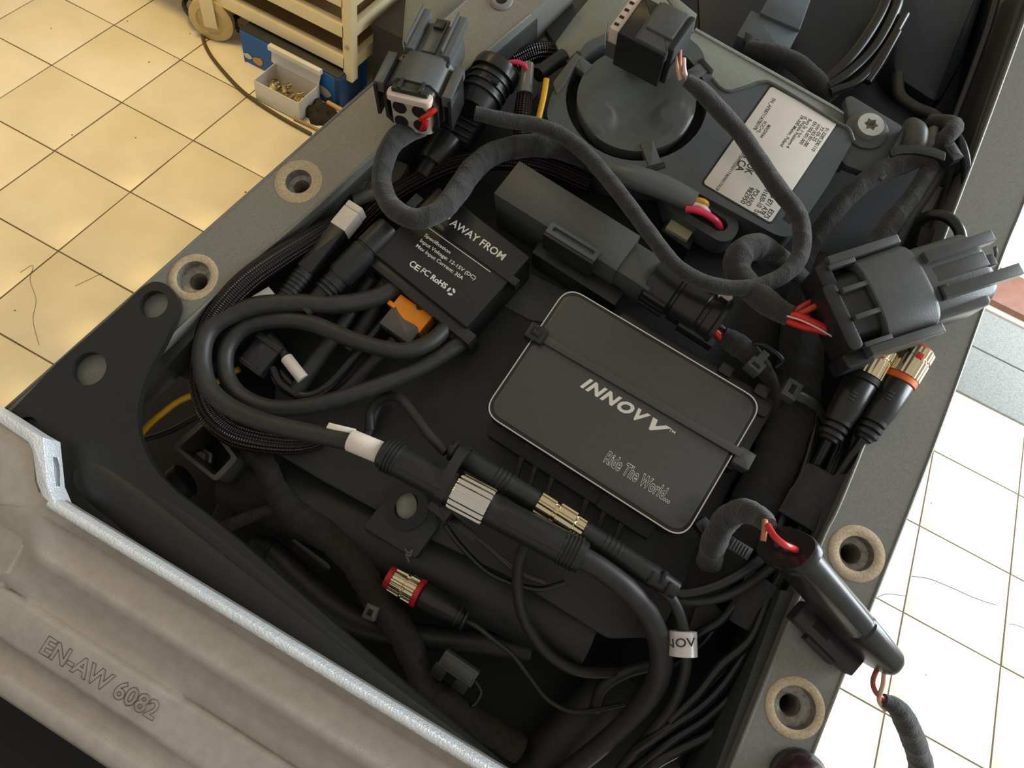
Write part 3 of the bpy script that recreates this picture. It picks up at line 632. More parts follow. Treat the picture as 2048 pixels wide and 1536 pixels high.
cable('signal_wire', 'purple wire beside the red one at the round plug', 'wire', [(1418, 640, -13), (1440, 652, -13), (1456, 668, -15)], 10, PURP)
cable('taped_lead', 'short frayed cloth taped lead between recorder and thick harness', 'lead', [(1445, 672, -14, 40), (1475, 690, -14, 46), (1503, 712, -15, 44), (1540, 760, -20, 30), (1548, 820, -24, 28), (1530, 850, -28, 26)], 40, TAPE, wob=.06)
t = thing('cable_tie', 'pale edged black cable tie on the short frayed lead', 'cable tie', L(1520, 725, -14))
ft = fpx((1508, 735), (1540, 700), -6)
part('head', fbox(B(), ft, -2, 4, -4, 4, -6, 3, .8, .8), SHELL, t); part('tail', fbox(B(), ft, 3, 10, -1.6, 2.4, -1, 1.2, .3), SHELL, t); part('head_slot', fbox(B(), ft, -.5, 1.2, -2.2, 2.2, 2.7, 3.15, .05), HOLE, t)
cable('tie_strap', 'dark oval loop of strap behind the pale edged tie', 'strap', [(1500, 690, -12), (1520, 688, -9), (1550, 705, -9), (1565, 722, -11), (1552, 735, -14)], 10, BPS)

# ------------------------------------------------------------------ control module with paper label and round cap
HM = -3
t = thing('control_module', 'grey control module with round cap and white paper label', 'module', L(1400, 260, -32))
BODY = [(1143, 130), (1170, 85), (1230, 58), (1300, 48), (1360, 60), (1403, 97), (1416, 137), (1432, 166), (1459, 182), (1494, 173), (1522, 164), (1552, 171), (1669, 242), (1696, 257), (1706, 282), (1655, 372), (1594, 462), (1575, 475), (1552, 470), (1400, 388), (1330, 352), (1294, 350), (1212, 340), (1165, 303), (1110, 262), (1092, 232), (1099, 198), (1126, 143)]
DC = L(1273, 196, HM)
body = part('body', holed(B(), rc([L(*p, HM) for p in BODY], .004, 4), [circ(DC, 38.0, 48)], 26), MODG, t)
edge = [L(*p, HM + .05) for p in ((1425, 158), (1440, 175), (1459, 183), (1494, 174), (1522, 165), (1552, 172), (1669, 243), (1696, 258), (1707, 283))]
part('rim_edge', tube3(B(), edge, .0011, 8), SHELL, t)
part('cap_recess', lathe(B(), Fr(DC + V((0, 0, -.012)), V((0, 0, 1)), V((0, 1, 0))), [(-3, 39), (0, 39), (.2, 38)], 40), HOLE, t)
# cap: shallow bowl with two round pads and clip arms
bm = B(); fz = Fr(DC, V((0, 0, 1)), V((0, 1, 0))); NR, NA = 14, 56; rings = []
def caph(x, y, r):
    z = -1.6 - 2.2 * math.cos(min(r / 32, 1) * math.pi) * .5
    for cx, cy in PADS:
        q = math.hypot(x - cx, y - cy); z += 1.3 / (1 + math.exp((q - 9.2) * 5.0))
    return z
PADS = []
for p in ((1196, 231), (1347, 232), (1290, 128)):
    q = (L(*p, HM) - DC) * 1000; PADS.append((q.x, q.y))
for i in range(1, NR * 2 + 1):
    r = 32.0 * i / (NR * 2)
    rings.append([bm.verts.new(DC + V((math.cos(a) * r, math.sin(a) * r, caph(math.cos(a) * r, math.sin(a) * r, r))) * .001) for a in [2 * math.pi * k / NA for k in range(NA)]])
c0 = bm.verts.new(DC + V((0, 0, caph(0, 0, 0))) * .001)
for k in range(NA): bm.faces.new((c0, rings[0][k], rings[0][(k + 1) % NA]))
for i in range(len(rings) - 1): loopwall(bm, rings[i], rings[i + 1])
low = [bm.verts.new(v.co - V((0, 0, .008))) for v in rings[-1]]; loopwall(bm, rings[-1], low)
cap = part('round_cap', bm, DISC, t, angle=70)
for a, b in (((1296, 296), (1312, 338)), ((1386, 150), (1412, 134)), ((1168, 135), (1146, 118))):
    fa = fpx(a, b, HM - .8); part('clip_arm', fbox(B(), fa, -3, fa.len, -3.6, 3.6, -3, 1.4, .5, .5), DISC, cap)
    part('clip_hook', fbox(B(), fa, fa.len - 2, fa.len + 1.2, -5.0, 5.0, -4, 1.8, .5, .8), BPM, cap)
part('cap_arm', prismpx(B(), [(1105, 165), (1152, 103), (1160, 112), (1128, 170), (1112, 188)], HM + 1.2, 8, .6, r=1.5), DISC, t)
# label
fl = rect([(1676, 240), (1543, 447), (1404, 366), (1541, 178)], HM); w, d = fl.w / 2, fl.d / 2
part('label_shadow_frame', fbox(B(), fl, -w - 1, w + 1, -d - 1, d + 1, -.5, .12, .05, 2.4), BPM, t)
lab = part('paper_label', fbox(B(), fl, -w, w, -d, d, -.3, .25, .05, 2.0), LABEL, t)
HL = HM + .25
zl = lambda p: (1390 + p[0] * .20833, 165 + p[1] * .20833)
for s, a, b, c in (('01.2285.200.110', (1262, 432), (1116, 650), 4.6), ('77-05-25', (1214, 418), (1124, 556), 4.6), ('HW 003.001.000', (1178, 396), (1040, 606), 4.6), ('EN 005.001.000', (1143, 372), (1000, 584), 4.6), ('Bury Sp. z o.o.', (1094, 346), (980, 526), 4.4), ('ul. Wojska Polskiego 4', (1060, 326), (874, 620), 4.4), ('39-300 Mielec, Poland', (1024, 310), (816, 606), 4.4),
                   ('SN:_AF5B711A7B01P0', (748, 146), (556, 446), 4.6), ('M/N:DWA4', (700, 402), (620, 520), 4.6), ('ICC<L', (664, 368), (590, 480), 4.2), ('YPFX0TDPPP5350Y1T4690017AC8', (502, 600), (196, 1026), 4.0),
                   ('191630-10  01', (676, 1004), (560, 1250), 6.4), ('POLAND', (582, 1020), (484, 1170), 6.4), ('982950', (528, 996), (434, 1150), 6.4), ('AW 5 871 A78', (788, 1000), (616, 1250), 7.0), ('E575', (724, 1210), (660, 1288), 6.4), ('UK', (514, 770), (472, 868), 10), ('CA', (424, 738), (388, 840), 10), ('CE', (490, 686), (462, 720), 16), ('FID', (652, 812), (628, 880), 7)):
    txt(lab, s, zl(a), zl(b), HL, INK, cap=c * 1.55, name='label_print', bold=.018, lift=.03)
for r1, r2, a0, a1 in ((5.2, 4.4, 0, 3.3), (3.4, 2.7, 0, 3.3), (1.2, .1, 0, 6.283)):
    bm = B(); fc = Fr(L(*zl((690, 890)), HL), fl.ey); n = 14; A = [a0 - 2.4 + (a1 - a0) * i / n for i in range(n + 1)]
    loopwall(bm, [bm.verts.new(fc.at(math.cos(a) * r1 * .8, math.sin(a) * r1 * .8, .03)) for a in A], [bm.verts.new(fc.at(math.cos(a) * r2 * .8, math.sin(a) * r2 * .8, .03)) for a in A], False); part('label_symbol', bm, INK, lab)
part('body_notch', prismpx(B(), [(1566, 438), (1578, 418), (1594, 428), (1580, 448)], HM + .1, .6, 0), HOLE, t)
# cable socket at the module's lower edge
so = part('socket_plate', holed(B(), rc([L(*p, HM - 5) for p in ((1318, 356), (1345, 350), (1470, 430), (1480, 455), (1466, 480), (1440, 484), (1335, 420))], .004, 4), [rc([L(*p, HM - 5) for p in ((1380, 408), (1392, 402), (1452, 440), (1458, 452), (1448, 462), (1436, 462), (1372, 424))], .0015, 3)], 14), MODG, t)
part('socket_floor', prismpx(B(), [(1370, 400), (1395, 395), (1465, 445), (1445, 470), (1365, 425)], HM - 12, 3, 0), HOLE, so)
cable('sleeved_cable', 'smooth grey sleeve ending in yellow white and pink wires', 'cable', [(1205, 338, -8, 44), (1260, 352, -3, 50), (1320, 372, -1, 52), (1360, 390, 0, 48), (1390, 404, 0, 42)], 44, mat('grey_sleeve', (92, 96, 94), .34), seg=20, flat=.8)
cable('signal_wire', 'short amber wire in the module socket', 'wire', [(1386, 400, 2), (1402, 402, 3), (1412, 408, 1), (1408, 418, -6)], 13, mat('amber_wire', (206, 150, 26), .4))
cable('signal_wire', 'pale white wire under the amber one in the module socket', 'wire', [(1378, 410, 1), (1396, 408, 2), (1412, 420, 0), (1420, 434, -7)], 12, WIREW)
cable('signal_wire', 'pink red wire entering the module socket slot', 'wire', [(1372, 418, 1), (1390, 420, 2), (1412, 428, 1), (1432, 442, -2), (1441, 456, -10)], 14, PINK)
solo('beige_tab', prismpx(B(), [(1346, 433), (1389, 459), (1375, 481), (1331, 455)], -14, 6, .5, r=.6), BEIGE, 'small beige tab on a dark block below the module socket', 'tab', L(1360, 457, -20))
solo('dark_block', prismpx(B(), [(1340, 425), (1400, 456), (1378, 500), (1322, 460)], -17, 16, .8, r=1), BPM, 'dark block beneath the beige tab', 'block', L(1360, 457, -33))
# torx bolt and its lug
t = thing('module_lug', 'flat grey mounting lug with a pale star socket bolt', 'lug', L(1735, 265, -20))
part('plate', prismpx(B(), [(1690, 195), (1702, 190), (1806, 252), (1792, 290), (1752, 352), (1690, 330), (1668, 300), (1702, 262)], -11, 5, .6, r=2), MODG, t)
part('washer', lathe(B(), UPF((1732, 262), -11), [(0, 11.5), (1.2, 11.5), (1.8, 10.5)], 28), SHELL, t)
fbt = UPF((1735, 258), -9.5); ri = [fbt.at(4.2, math.cos(a) * (4.0 if k % 2 == 0 else 2.6), math.sin(a) * (4.0 if k % 2 == 0 else 2.6)) for k, a in enumerate([math.pi * k / 6 + .2 for k in range(12)])]
ou = [fbt.at(4.2, math.cos(a) * 6.9, math.sin(a) * 6.9) for a in [2 * math.pi * k / 32 for k in range(32)]]
bh = part('bolt_head', holed(B(), ou, [ri], 4.6), mat('bolt_zinc', (190, 188, 180), .4, .45, .1, 400, .2, 1200), t)
part('socket_floor', lathe(B(), fbt, [(.4, 4.2), (1.0, 4.2)], 20), BORE, bh)
part('rubber_bush', lathe(B(), UPF((1712, 305), -14), [(-4, 9.5), (0, 9.5), (1.5, 8)], 24), mat('dusty_bush', (128, 122, 104), .8, 0, .25, 300, .6, 800), t)
part('lug_flag', prismpx(B(), [(1812, 250), (1825, 242), (1790, 335), (1765, 360), (1755, 352)], -6, 9, .5, r=1), MODG, t)

# ------------------------------------------------------------------ large two-stage plug over the trolley-side rail (left of the module)
def big_plug(name, label, f, s, wires=True):
    """f: frame at the cable-side face, x along the plug axis, z up; s scales millimetres"""
    q = lambda a: a * s
    t = thing(name, label, 'connector', f.at(q(20), 0, q(-16)))
    def bx(nm, x0, x1, y0, y1, z0, z1, m, par=t, bev=.7, r=0): return part(nm, fbox(B(), f, q(x0), q(x1), q(y0), q(y1), q(z0), q(z1), bev, r), m, par)
    # outer shell: octagonal sleeve, hollow at the cable side
    def octo(w, h, c): return [(-w, -h + c), (-w + c, -h), (w - c, -h), (w, -h + c), (w, h - c), (w - c, h), (-w + c, h), (-w, h - c)]
    def sleeve(x0, x1, w, h, c, wall, m, nm, par=t):
        bm = B(); R = []
        for x, (ww, hh, cc) in ((x0, (w, h, c)), (x1, (w, h, c)), (x1, (w - wall, h - wall, c)), (x0, (w - wall, h - wall, c))):
            R.append([bm.verts.new(f.at(q(x), q(a), q(b))) for a, b in octo(ww, hh, cc)])
        for i in range(4): loopwall(bm, R[i], R[(i + 1) % 4])
        return part(nm, bm, m, par, angle=50)
    sh = sleeve(0, 20, 15, 13.5, 6.5, 2.2, SHELL, 'shell')
    sleeve(-7, 1, 14, 12.6, 6.2, 1.6, BPL, 'cable_collar')
    for y in (-5.5, 5.5): bx('collar_rib', -6.5, .5, y - .8, y + .8, 12.2, 14.2, BPL, sh, .2)
    bx('collar_top', -7, -4.5, -9, 9, 12, 13.4, BPL, sh, .3)
    # guide wings left and right
    for sg in (-1, 1):
        bx('guide_wing', -3, 19, min(sg * 15, sg * 20), max(sg * 15, sg * 20), 5, 11, SHELL, t, .6)
        bx('guide_flange', -4, 16, min(sg * 18.4, sg * 20), max(sg * 18.4, sg * 20), -9, 10, BPL, t, .4)
    bx('shell_back', 17, 20, -12, 12, -11, 11.5, BPL)
    # rear barrel with finger rails
    bar = part('barrel', lathe(B(), Fr(f.at(0, 0, 0), f.ex, f.ez), [(q(19), q(12.3)), (q(44), q(12)), (q(46), q(10.5))], 32, power=.75), SHELL, t)
    for y in (-9.5, 9.5):
        bx('finger_rail', 20, 50, y - 2.4, y + 2.4, 9.5, 14.5, SHELL, bar, .5)
        bx('finger_edge', 21, 50, y + 1.6, y + 2.6, 14.2, 16.5, SHELL, bar, .3)
    bx('latch_tongue', 22, 47, -3.5, 3.5, 11, 13, SHELL, bar, .5); bx('latch_block', 38, 44, -2.5, 2.5, 12.6, 15, BPL, bar, .4)
    # seal and wire cavities
    if wires:
        se = part('grey_seal', fbox(B(), f, q(-9), q(4), q(-11), q(11), q(-10.5), q(10.5), 1.6, q(5)), SEAL, t)
        for y in (-5, 5):
            for z in (-5, 4):
                part('wire_cavity', lathe(B(), Fr(f.at(q(-9.4), q(y), q(z)), f.ex, f.ez), [(0, q(3.6)), (.5, q(3.6))], 18), HOLE, se)
        part('seal_hood', fbox(B(), f, q(-10), q(-3), q(-11.5), q(11.5), q(8), q(11.2), .8, q(3)), CREAM, se)
    return t
f1 = fpx((832, 206), (890, 82), 21, 12)
big_plug('harness_plug', 'large black multi part plug with grey wire seal resting on the trolley-side rail', f1, 1.0)
cable('plug_wire', 'bright red wire bending out of the grey seal', 'wire', [(872, 216, 28), (862, 224, 27), (848, 234, 24), (836, 240, 18)], 13, RED)
cable('plug_wire', 'short red wire end under the bent red wire', 'wire', [(850, 240, 22), (850, 250, 19), (842, 257, 14)], 14, REDR)
cable('taped_harness', 'thick cloth taped harness looping below the large plug', 'harness', [(842, 252, 6, 42), (815, 262, 10, 46), (786, 285, 12, 42), (768, 325, 10, 40), (764, 370, 8, 40), (785, 415, 8, 42), (832, 438, 10, 42), (882, 420, 8, 44), (915, 382, 2, 48), (945, 340, -3, 48), (985, 308, -6, 46), (1040, 293, -8, 46), (1100, 292, -10, 48), (1150, 305, -14, 48), (1210, 335, -20, 44)], 44, TAPE, seg=16, wob=.035)
# second harness: from the pin plug, round the loop and back to the large plug
cable('taped_harness', 'long cloth taped harness arching over the label and looping back', 'harness', [(1372, 160, 18, 26), (1400, 180, 16, 34), (1440, 222, 12, 36), (1482, 268, 9, 34), (1520, 325, 8, 36), (1558, 380, 8, 36), (1590, 420, 8, 36), (1603, 455, 8, 36), (1600, 510, 8, 36), (1570, 548, 10, 34), (1520, 570, 12, 32), (1465, 576, 14, 32), (1405, 563, 15, 32), (1350, 530, 14, 32), (1298, 465, 12, 32), (1240, 388, 8, 32), (1180, 316, 5, 32), (1135, 278, 4, 32), (1080, 252, 5, 30), (1010, 240, 6, 30), (950, 226, 8, 28)], 32, TAPE, seg=16, wob=.03)

# ------------------------------------------------------------------ pin plug at the top edge
f = fpx((1255, 62), (1352, 112), 18, 18)
t = thing('pin_plug', 'rectangular black plug with cream insert and four slots', 'connector', f.at(10, 0, -12))
part('housing', fbox(B(), f, 0, 27, -13, 13, -11, 12, 1.2, 1), BPS, t)
part('hood', fbox(B(), f, 9, 27.5, -12, 13.5, 7, 13.4, 1.2, 1), SHELL, t)
part('hood_top', fbox(B(), f, 11, 26, -5, 12.5, 13, 15, .6, 1), SHELL, t)
part('cream_insert', fbox(B(), f, -5.5, 2, -11.5, 11.5, 1.4, 10.5, .8, 1), CREAM, t)
for k in range(4): part('insert_slot', fbox(B(), f, -4.4, -2.0, -8.8 + k * 5.0, -7.2 + k * 5.0, 10.2, 10.75, .05), HOLE, t)
part('contact_block', fbox(B(), f, -6, 1, -12, 12, -9, 1.4, .6, 1), GPL, t)
for k in range(4):
    for j in range(2): part('contact_hole', fbox(B(), f, -6.4, -5.6, -9.8 + k * 5.2, -6.6 + k * 5.2, -7.6 + j * 5.2, -4 + j * 5.2, .05), HOLE, t)
part('end_band', fbox(B(), f, 26.5, 30, -10, 13, -10, 14.5, 1, 1.5), BPM, t)
part('wire_stub', tubepx(B(), [(1360, 72, 22), (1362, 40, 24)], 14, seg=10), BPS, t)
for k, (a, b, m, lb) in enumerate((((1352, 104), (1360, 160), TANW, 'tan'), ((1360, 96), (1364, 158), COPP, 'copper coloured'), ((1368, 118), (1374, 160), WIREW, 'white'))):
    cable('plug_wire', lb + ' wire dropping from the pin plug into its taped harness', 'wire', [(a[0], a[1], 20), ((a[0] + b[0]) / 2 - 2, (a[1] + b[1]) / 2, 22), (b[0], b[1], 18)], 8, m)
solo('grey_card', prismpx(B(), [(1330, -10), (1345, -12), (1394, 28), (1386, 64), (1372, 50)], 0, 1.5, .2), PANEL, 'thin grey plate corner behind the pin plug', 'plate', L(1370, 20, -3))
cable('retaining_wire', 'thin bare wire standing by the cream insert', 'wire', [(1214, 46, 16), (1211, 80, 12), (1212, 104, 8)], 3.2, STEEL)

# ------------------------------------------------------------------ ribbed plug, braided lead and yellow wire near the trolley-side rail
f = fpx((962, 196), (1003, 128), -2, 0)
t = thing('ribbed_plug', 'black ribbed plug with a curved hood beside the large plug', 'connector', f.at(10, 0, -12))
part('body', lathe(B(), f, [(-8, 9), (0, 10.5), (4, 11), (10, 11.2), (18, 11.2), (21, 9.5)], 28), BPL, t)
for x in (0, 4.5, 9): part('rib', lathe(B(), f, [(x, 11.0), (x + .2, 12.2), (x + 1.6, 12.2), (x + 1.8, 11.0)], 28), BPL, t)
part('hood', lathe(B(), f, [(13, 11), (13.3, 13.2), (17, 13.4), (20, 12.6), (20.6, 10.5)], 28), BPS, t)
part('window', fbox(B(), f, 5, 8, -8, -1, 9.5, 11.4, .3), HOLE, t)
cable('plug_wire', 'pink wire between the ribbed plug and the braided lead', 'wire', [(1010, 128, 6), (1030, 124, 8), (1048, 130, 7), (1054, 142, 4)], 10, PINK)
t = thing('braided_lead', 'braided black lead with a grey collar beside the yellow wire', 'lead', L(1048, 200, -12))
part('collar', tubepx(B(), [(1056, 130, 2, 25), (1052, 165, 2, 28), (1050, 188, 1, 30)], seg=18), mat('grey_collar', (116, 114, 106), .3, .3), t)
part('braid', tubepx(B(), [(1050, 186, 0, 32), (1047, 215, -2, 36), (1044, 245, -5, 36), (1044, 285, -10, 32)], seg=18), BRAID, t)
cable('yellow_wire', 'straight yellow wire standing beside the braided lead', 'wire', [(1093, 158, 4), (1088, 190, 2), (1080, 225, -2), (1073, 255, -6), (1068, 285, -10)], 12, YEL)
cable('rubber_peg', 'short dark rubber peg behind the yellow wire', 'peg', [(1076, 150, -8), (1095, 135, -10), (1128, 112, -12)], 30, BPM)
cable('corrugated_hose', 'dark ribbed hose end in the shaded gap beyond the ribbed plug', 'hose', [(1030, 125, -25), (1075, 105, -22), (1120, 105, -24)], 40, BRAID)
# black sheathed plug under the big plug
f = fpx((862, 330), (905, 268), -14, -14)
t = thing('sheathed_plug', 'dark cylindrical plug in the shade under the large plug', 'connector', f.at(0, 0, -12))
part('tail', lathe(B(), f, [(-9, 5), (2, 5.5)], 20), BPL, t); part('sleeve', lathe(B(), f, [(0, 8), (1, 8.6), (18, 9.2), (19, 8)], 28), BPS, t); part('lattice_clip', fbox(B(), f, 18, 38, -12, 9, -4, 6, .8, 1), BPM, t)
for k in range(4): part('lattice_bar', fbox(B(), f, 20 + k * 4.5, 21.4 + k * 4.5, -12, 8, 5.8, 7.6, .3), BPL, t)
f = rect([(745, 300), (822, 330), (770, 400), (690, 365)], -16)
solo('relay_block', fbox(B(), f, -f.w / 2, f.w / 2, -f.d / 2, f.d / 2, -16, 0, .8, 1), mat('relay_plastic', (92, 88, 74), .4), 'small grey relay inside the taped loop', 'relay', f.at(0, 0, -16))
f = rect([(832, 385), (846, 396), (828, 420), (812, 406)], -8)
solo('small_cap', fbox(B(), f, -f.w / 2, f.w / 2, -f.d / 2, f.d / 2, -14, 0, .5, .6), GPL, 'tiny dark square cap seen through the taped loop', 'cap', f.at(0, 0, -14))
cable('braided_lead', 'dark braided lead running under the taped loop', 'lead', [(700, 470, -24), (760, 410, -18), (830, 365, -16), (910, 330, -15), (990, 320, -16), (1080, 330, -18), (1180, 370, -20)], 40, BRAID)
cable('grey_stub', 'short grey cable stub beyond the white labelled plug', 'stub', [(712, 402, -14), (735, 392, -12), (765, 385, -12)], 26, GPL)
cable('taped_lead', 'thin taped lead rising along the trolley-side rail edge', 'lead', [(706, 392, -16), (722, 360, -14), (742, 335, -14), (752, 310, -16)], 26, TAPE)

# ------------------------------------------------------------------ leads and plugs along the trolley-side rail
cable('braided_cable', 'thick braided sleeve cable curving along the trolley-side rail', 'cable', [(690, 436, -10, 30), (655, 455, -8, 34), (612, 482, -4, 40), (560, 514, -2, 44), (502, 554, -2, 46), (455, 600, -4, 46), (420, 650, -8, 44), (403, 710, -14, 44), (402, 770, -17, 44), (420, 826, -18, 48), (462, 866, -18, 50), (520, 884, -20, 46), (590, 890, -26, 40), (640, 880, -32, 36)], 40, BRAID, seg=20)
f = fpx((676, 452), (607, 537), -3)
t = thing('labelled_plug', 'black rectangular plug with a white paper sleeve by the trolley-side rail', 'connector', f.at(10, 0, -14))
part('housing', fbox(B(), f, 0, f.len, -4.4, 4.4, -9, 0, .5, .5), BPL, t)
part('strain_relief', lathe(B(), f, [(f.len, 5.0), (f.len + 4, 5.2), (f.len + 18, 4.2), (f.len + 24, 4)], 20, z=-4.5), BPM, t)
for k in range(6): part('relief_rib', lathe(B(), f, [(f.len + 2 + k * 2.4, 4.6), (f.len + 2.3 + k * 2.4, 5.7 - k * .12), (f.len + 3.3 + k * 2.4, 5.7 - k * .12), (f.len + 3.6 + k * 2.4, 4.6)], 20, z=-4.5), BPL, t)
wl = part('white_sleeve', fbox(B(), f, -11.5, .4, -4.7, 4.7, -9.2, .35, .4, .4), WLAB, t); part('white_sleeve_end', fbox(B(), f, -15.2, -11.8, -4.6, 4.6, -9.0, .3, .4, .4), WLAB, t)
f = fpx((768, 466), (640, 592), -8)
t = thing('round_plug', 'dark round in line plug beside the white sleeved plug', 'connector', f.at(10, 0, -14))
part('barrel', lathe(B(), f, [(-4, 6.5), (0, 7.2), (12, 7.2), (12.6, 6.6), (13.4, 6.6), (14, 7.4), (32, 7.2), (34, 6)], 26), BPL, t)
part('strain_relief', lathe(B(), f, [(33, 5.8), (36, 5.8), (46, 4.4), (58, 4.0)], 20), BPM, t)
for k in range(3): part('relief_rib', lathe(B(), f, [(37 + k * 2.6, 5.2), (37.3 + k * 2.6, 6.0), (38.4 + k * 2.6, 6.0), (38.8 + k * 2.6, 5.0)], 20), BPL, t)
solo('paper_tag', prismpx(B(), [(537, 573), (553, 592), (508, 607), (470, 626), (462, 618)], -4, .5, .05), mat('tag_paper', (176, 172, 166), .6), 'grey white paper tag poking out behind the thick looped cable', 'tag', L(510, 600, -5))
cable('under_lead', 'straight dark lead passing under the looped cables', 'lead', [(742, 560, -22), (690, 640, -22), (620, 740, -24), (590, 790, -26)], 34, RUB)
cable('under_lead', 'second dark lead under the loops beside the orange plug', 'lead', [(770, 640, -22), (720, 700, -22), (660, 770, -24), (610, 792, -25), (565, 770, -24), (545, 735, -22)], 22, RUBS)
cable('under_lead', 'dark flat lead from the orange plug toward the deck', 'lead', [(790, 680, -20), (750, 720, -22), (700, 770, -26), (660, 800, -28)], 26, RUB, flat=.6)
f = rect([(800, 586), (863, 632), (822, 690), (757, 645)], -12); w, d = f.w / 2, f.d / 2
t = thing('battery_plug', 'orange and grey two pole plug below the power module', 'connector', f.at(0, 0, -24))
part('grey_half', fbox(B(), f, -w + .6, w - .6, -d, d * .2, -9, -.3, .6, .6), mat('plug_grey', (92, 88, 82), .5, 0, .08, 300), t)
bm = B(); pts_ = [f.at(-w, d, 0), f.at(-w, d * .18, 0)] + [f.at(-w + 2 * w * k / 8, d * (.18 + .10 * math.sin(k * .95 + 1.4)) - k * .35, 0) for k in range(1, 8)] + [f.at(w, -d * .22, 0), f.at(w, d, 0)]
part('orange_half', prism(bm, pts_, 10, .5), ORNG, t); part('orange_lug', fbox(B(), f, -w - 2.6, -w + 2, d * .12, d * .38, -3, .2, .4, .5), ORNG, t)
# three thick black cables that loop out of the power module
cable('thick_cable', 'thick black cable in the outer loop running to the white banded plug', 'cable', [(806, 560, -16), (787, 578, -14), (743, 598, -12), (675, 609, -9), (589, 606, -7), (521, 610, -6), (470, 625, -6), (425, 652, -6), (406, 690, -6), (405, 735, -6), (418, 776, -5), (450, 808, -3), (497, 833, 0), (555, 852, 3), (623, 867, 5), (700, 884, 7), (765, 905, 8)], 38, RUB, seg=20)
cable('thick_cable', 'thick black cable in the inner loop around the small fuse holder', 'cable', [(900, 640, -14), (887, 661, -11), (850, 690, -7), (794, 702, -5), (709, 681, -6), (623, 647, -9), (555, 640, -10), (490, 654, -12), (455, 695, -13), (452, 746, -13), (476, 786, -13), (526, 812, -13), (589, 816, -12), (658, 803, -11), (760, 770, -11), (846, 732, -12), (914, 690, -14), (930, 672, -16)], 34, RUB, seg=20)
cable('thick_cable', 'short thick black cable bending down from the module end', 'cable', [(786, 552, -16), (760, 590, -18), (735, 640, -22), (700, 700, -26)], 34, RUB, seg=18)
f = rect([(520, 665), (562, 695), (520, 755), (474, 720)], -16); w, d = f.w / 2, f.d / 2
t = thing('fuse_holder', 'square black fuse holder inside the cable loop', 'fuse holder', f.at(0, 0, -26))
part('body', fbox(B(), f, -w, w, -d, d, -12, 0, .8, 1), BPS, t); part('lid_lip', fbox(B(), f, -w - .6, w + .6, d - 3, d + .6, -4, .8, .4, .6), BPL, t); part('cover_ridge', fbox(B(), f, -w + 1, w - 1, -d + 1.5, -d + 2.6, 0, .5, .2), BPL, t)
cable('fuse_lead', 'thin lead leaving the fuse holder to a white sleeve', 'lead', [(540, 672, -18), (556, 690, -18), (570, 712, -20), (578, 726, -20)], 18, RUB)
cable('white_sleeve', 'small white sleeve on a thin lead inside the loop', 'sleeve', [(573, 716, -19), (590, 738, -19), (606, 758, -20)], 25, WLAB)
cable('clear_sleeve', 'glossy dark sleeve under the small white sleeve', 'sleeve', [(560, 745, -26), (585, 770, -28), (600, 800, -30)], 30, RUBS)
cable('yellow_wire', 'yellow wire bending over the dark pit to the fuse holder', 'wire', [(278, 872, -26), (300, 848, -24), (326, 826, -24), (356, 804, -26), (395, 785, -28), (440, 760, -30), (478, 738, -28)], 12.5, YEL)
cable('under_lead', 'faint dark lead under the yellow wire in the pit', 'lead', [(285, 880, -45), (340, 862, -42), (400, 830, -38)], 12, RUB)

# ------------------------------------------------------------------ the long in line plugs across the deck
f = fpx((700, 880), (768, 908), 8)
solo('white_band', lathe(B(), f, [(0, 5.0), (.3, 5.2), (f.len, 5.2), (f.len + .3, 5.0)], 26), WLAB, 'white paper band on the thick cable before the long plug', 'band', f.at(8, 0, -5))
solo('paper_flag', prismpx(B(), [(658, 845), (712, 858), (706, 868), (652, 856)], 9, .5, .05), WLAB, 'white paper flag behind the white cable band', 'flag', L(680, 856, 8))
f = fpx((765, 905), (1165, 1115), 9)
XL = f.len
t = thing('inline_plug', 'long black in line plug with a knurled silver nut', 'connector', f.at(XL / 2, 0, -9))
xs = lambda px: XL * (px - 765) / 400
b1 = part('socket_barrel', lathe(B(), f, [(-.5, 6.2), (.5, 7.2), (10, 7.5), (xs(905), 7.5), (xs(915), 7.0)], 36), BPL, t)
part('grip_panel', fbox(B(), f, 10, xs(895), -3.2, 3.2, 6.6, 7.75, .3, .8), BPL, b1)
nut = part('silver_nut', lathe(B(), f, [(xs(912), 7.5), (xs(914), 9.0), (xs(918), 9.3), (xs(978), 9.3), (xs(982), 9.0), (xs(984), 7.5)], 108, flute=(18, .07)), CHROME, t)
b2 = part('plug_barrel', lathe(B(), f, [(xs(982), 6.8), (xs(985), 7.3), (xs(1150), 7.5), (xs(1165), 7.2), (xs(1168), 6.0)], 36), BPL, t)
part('grip_panel', fbox(B(), f, xs(1010), xs(1130), -3.2, 3.2, 6.6, 7.75, .3, .8), BPL, b2)
for k in range(5): part('grip_ring', lathe(B(), f, [(xs(1125) + k * 1.7, 7.8), (xs(1125) + k * 1.7 + .3, 8.15), (xs(1125) + k * 1.7 + .9, 8.15), (xs(1125) + k * 1.7 + 1.1, 7.8)], 30), BPL, b2)
for k in range(4): part('grip_ring', lathe(B(), f, [(xs(775) + k * 1.7, 7.75), (xs(775) + k * 1.7 + .3, 8.05), (xs(775) + k * 1.7 + .9, 8.05), (xs(775) + k * 1.7 + 1.1, 7.75)], 30), BPL, b1)
cable('thick_cable', 'thick black cable sweeping down from the silver nut plug', 'cable', [(1155, 1110, 9, 46), (1205, 1140, 7, 46), (1255, 1180, 2, 47), (1298, 1232, -6, 47), (1322, 1300, -14, 47), (1312, 1368, -24, 46), (1262, 1435, -38, 42), (1190, 1500, -50, 40), (1100, 1570, -60, 40)], 46, RUB, seg=22)
f2 = fpx((932, 917), (1327, 1165), 2, -2); X2 = f2.len; ys = lambda px: X2 * (px - 925) / 395
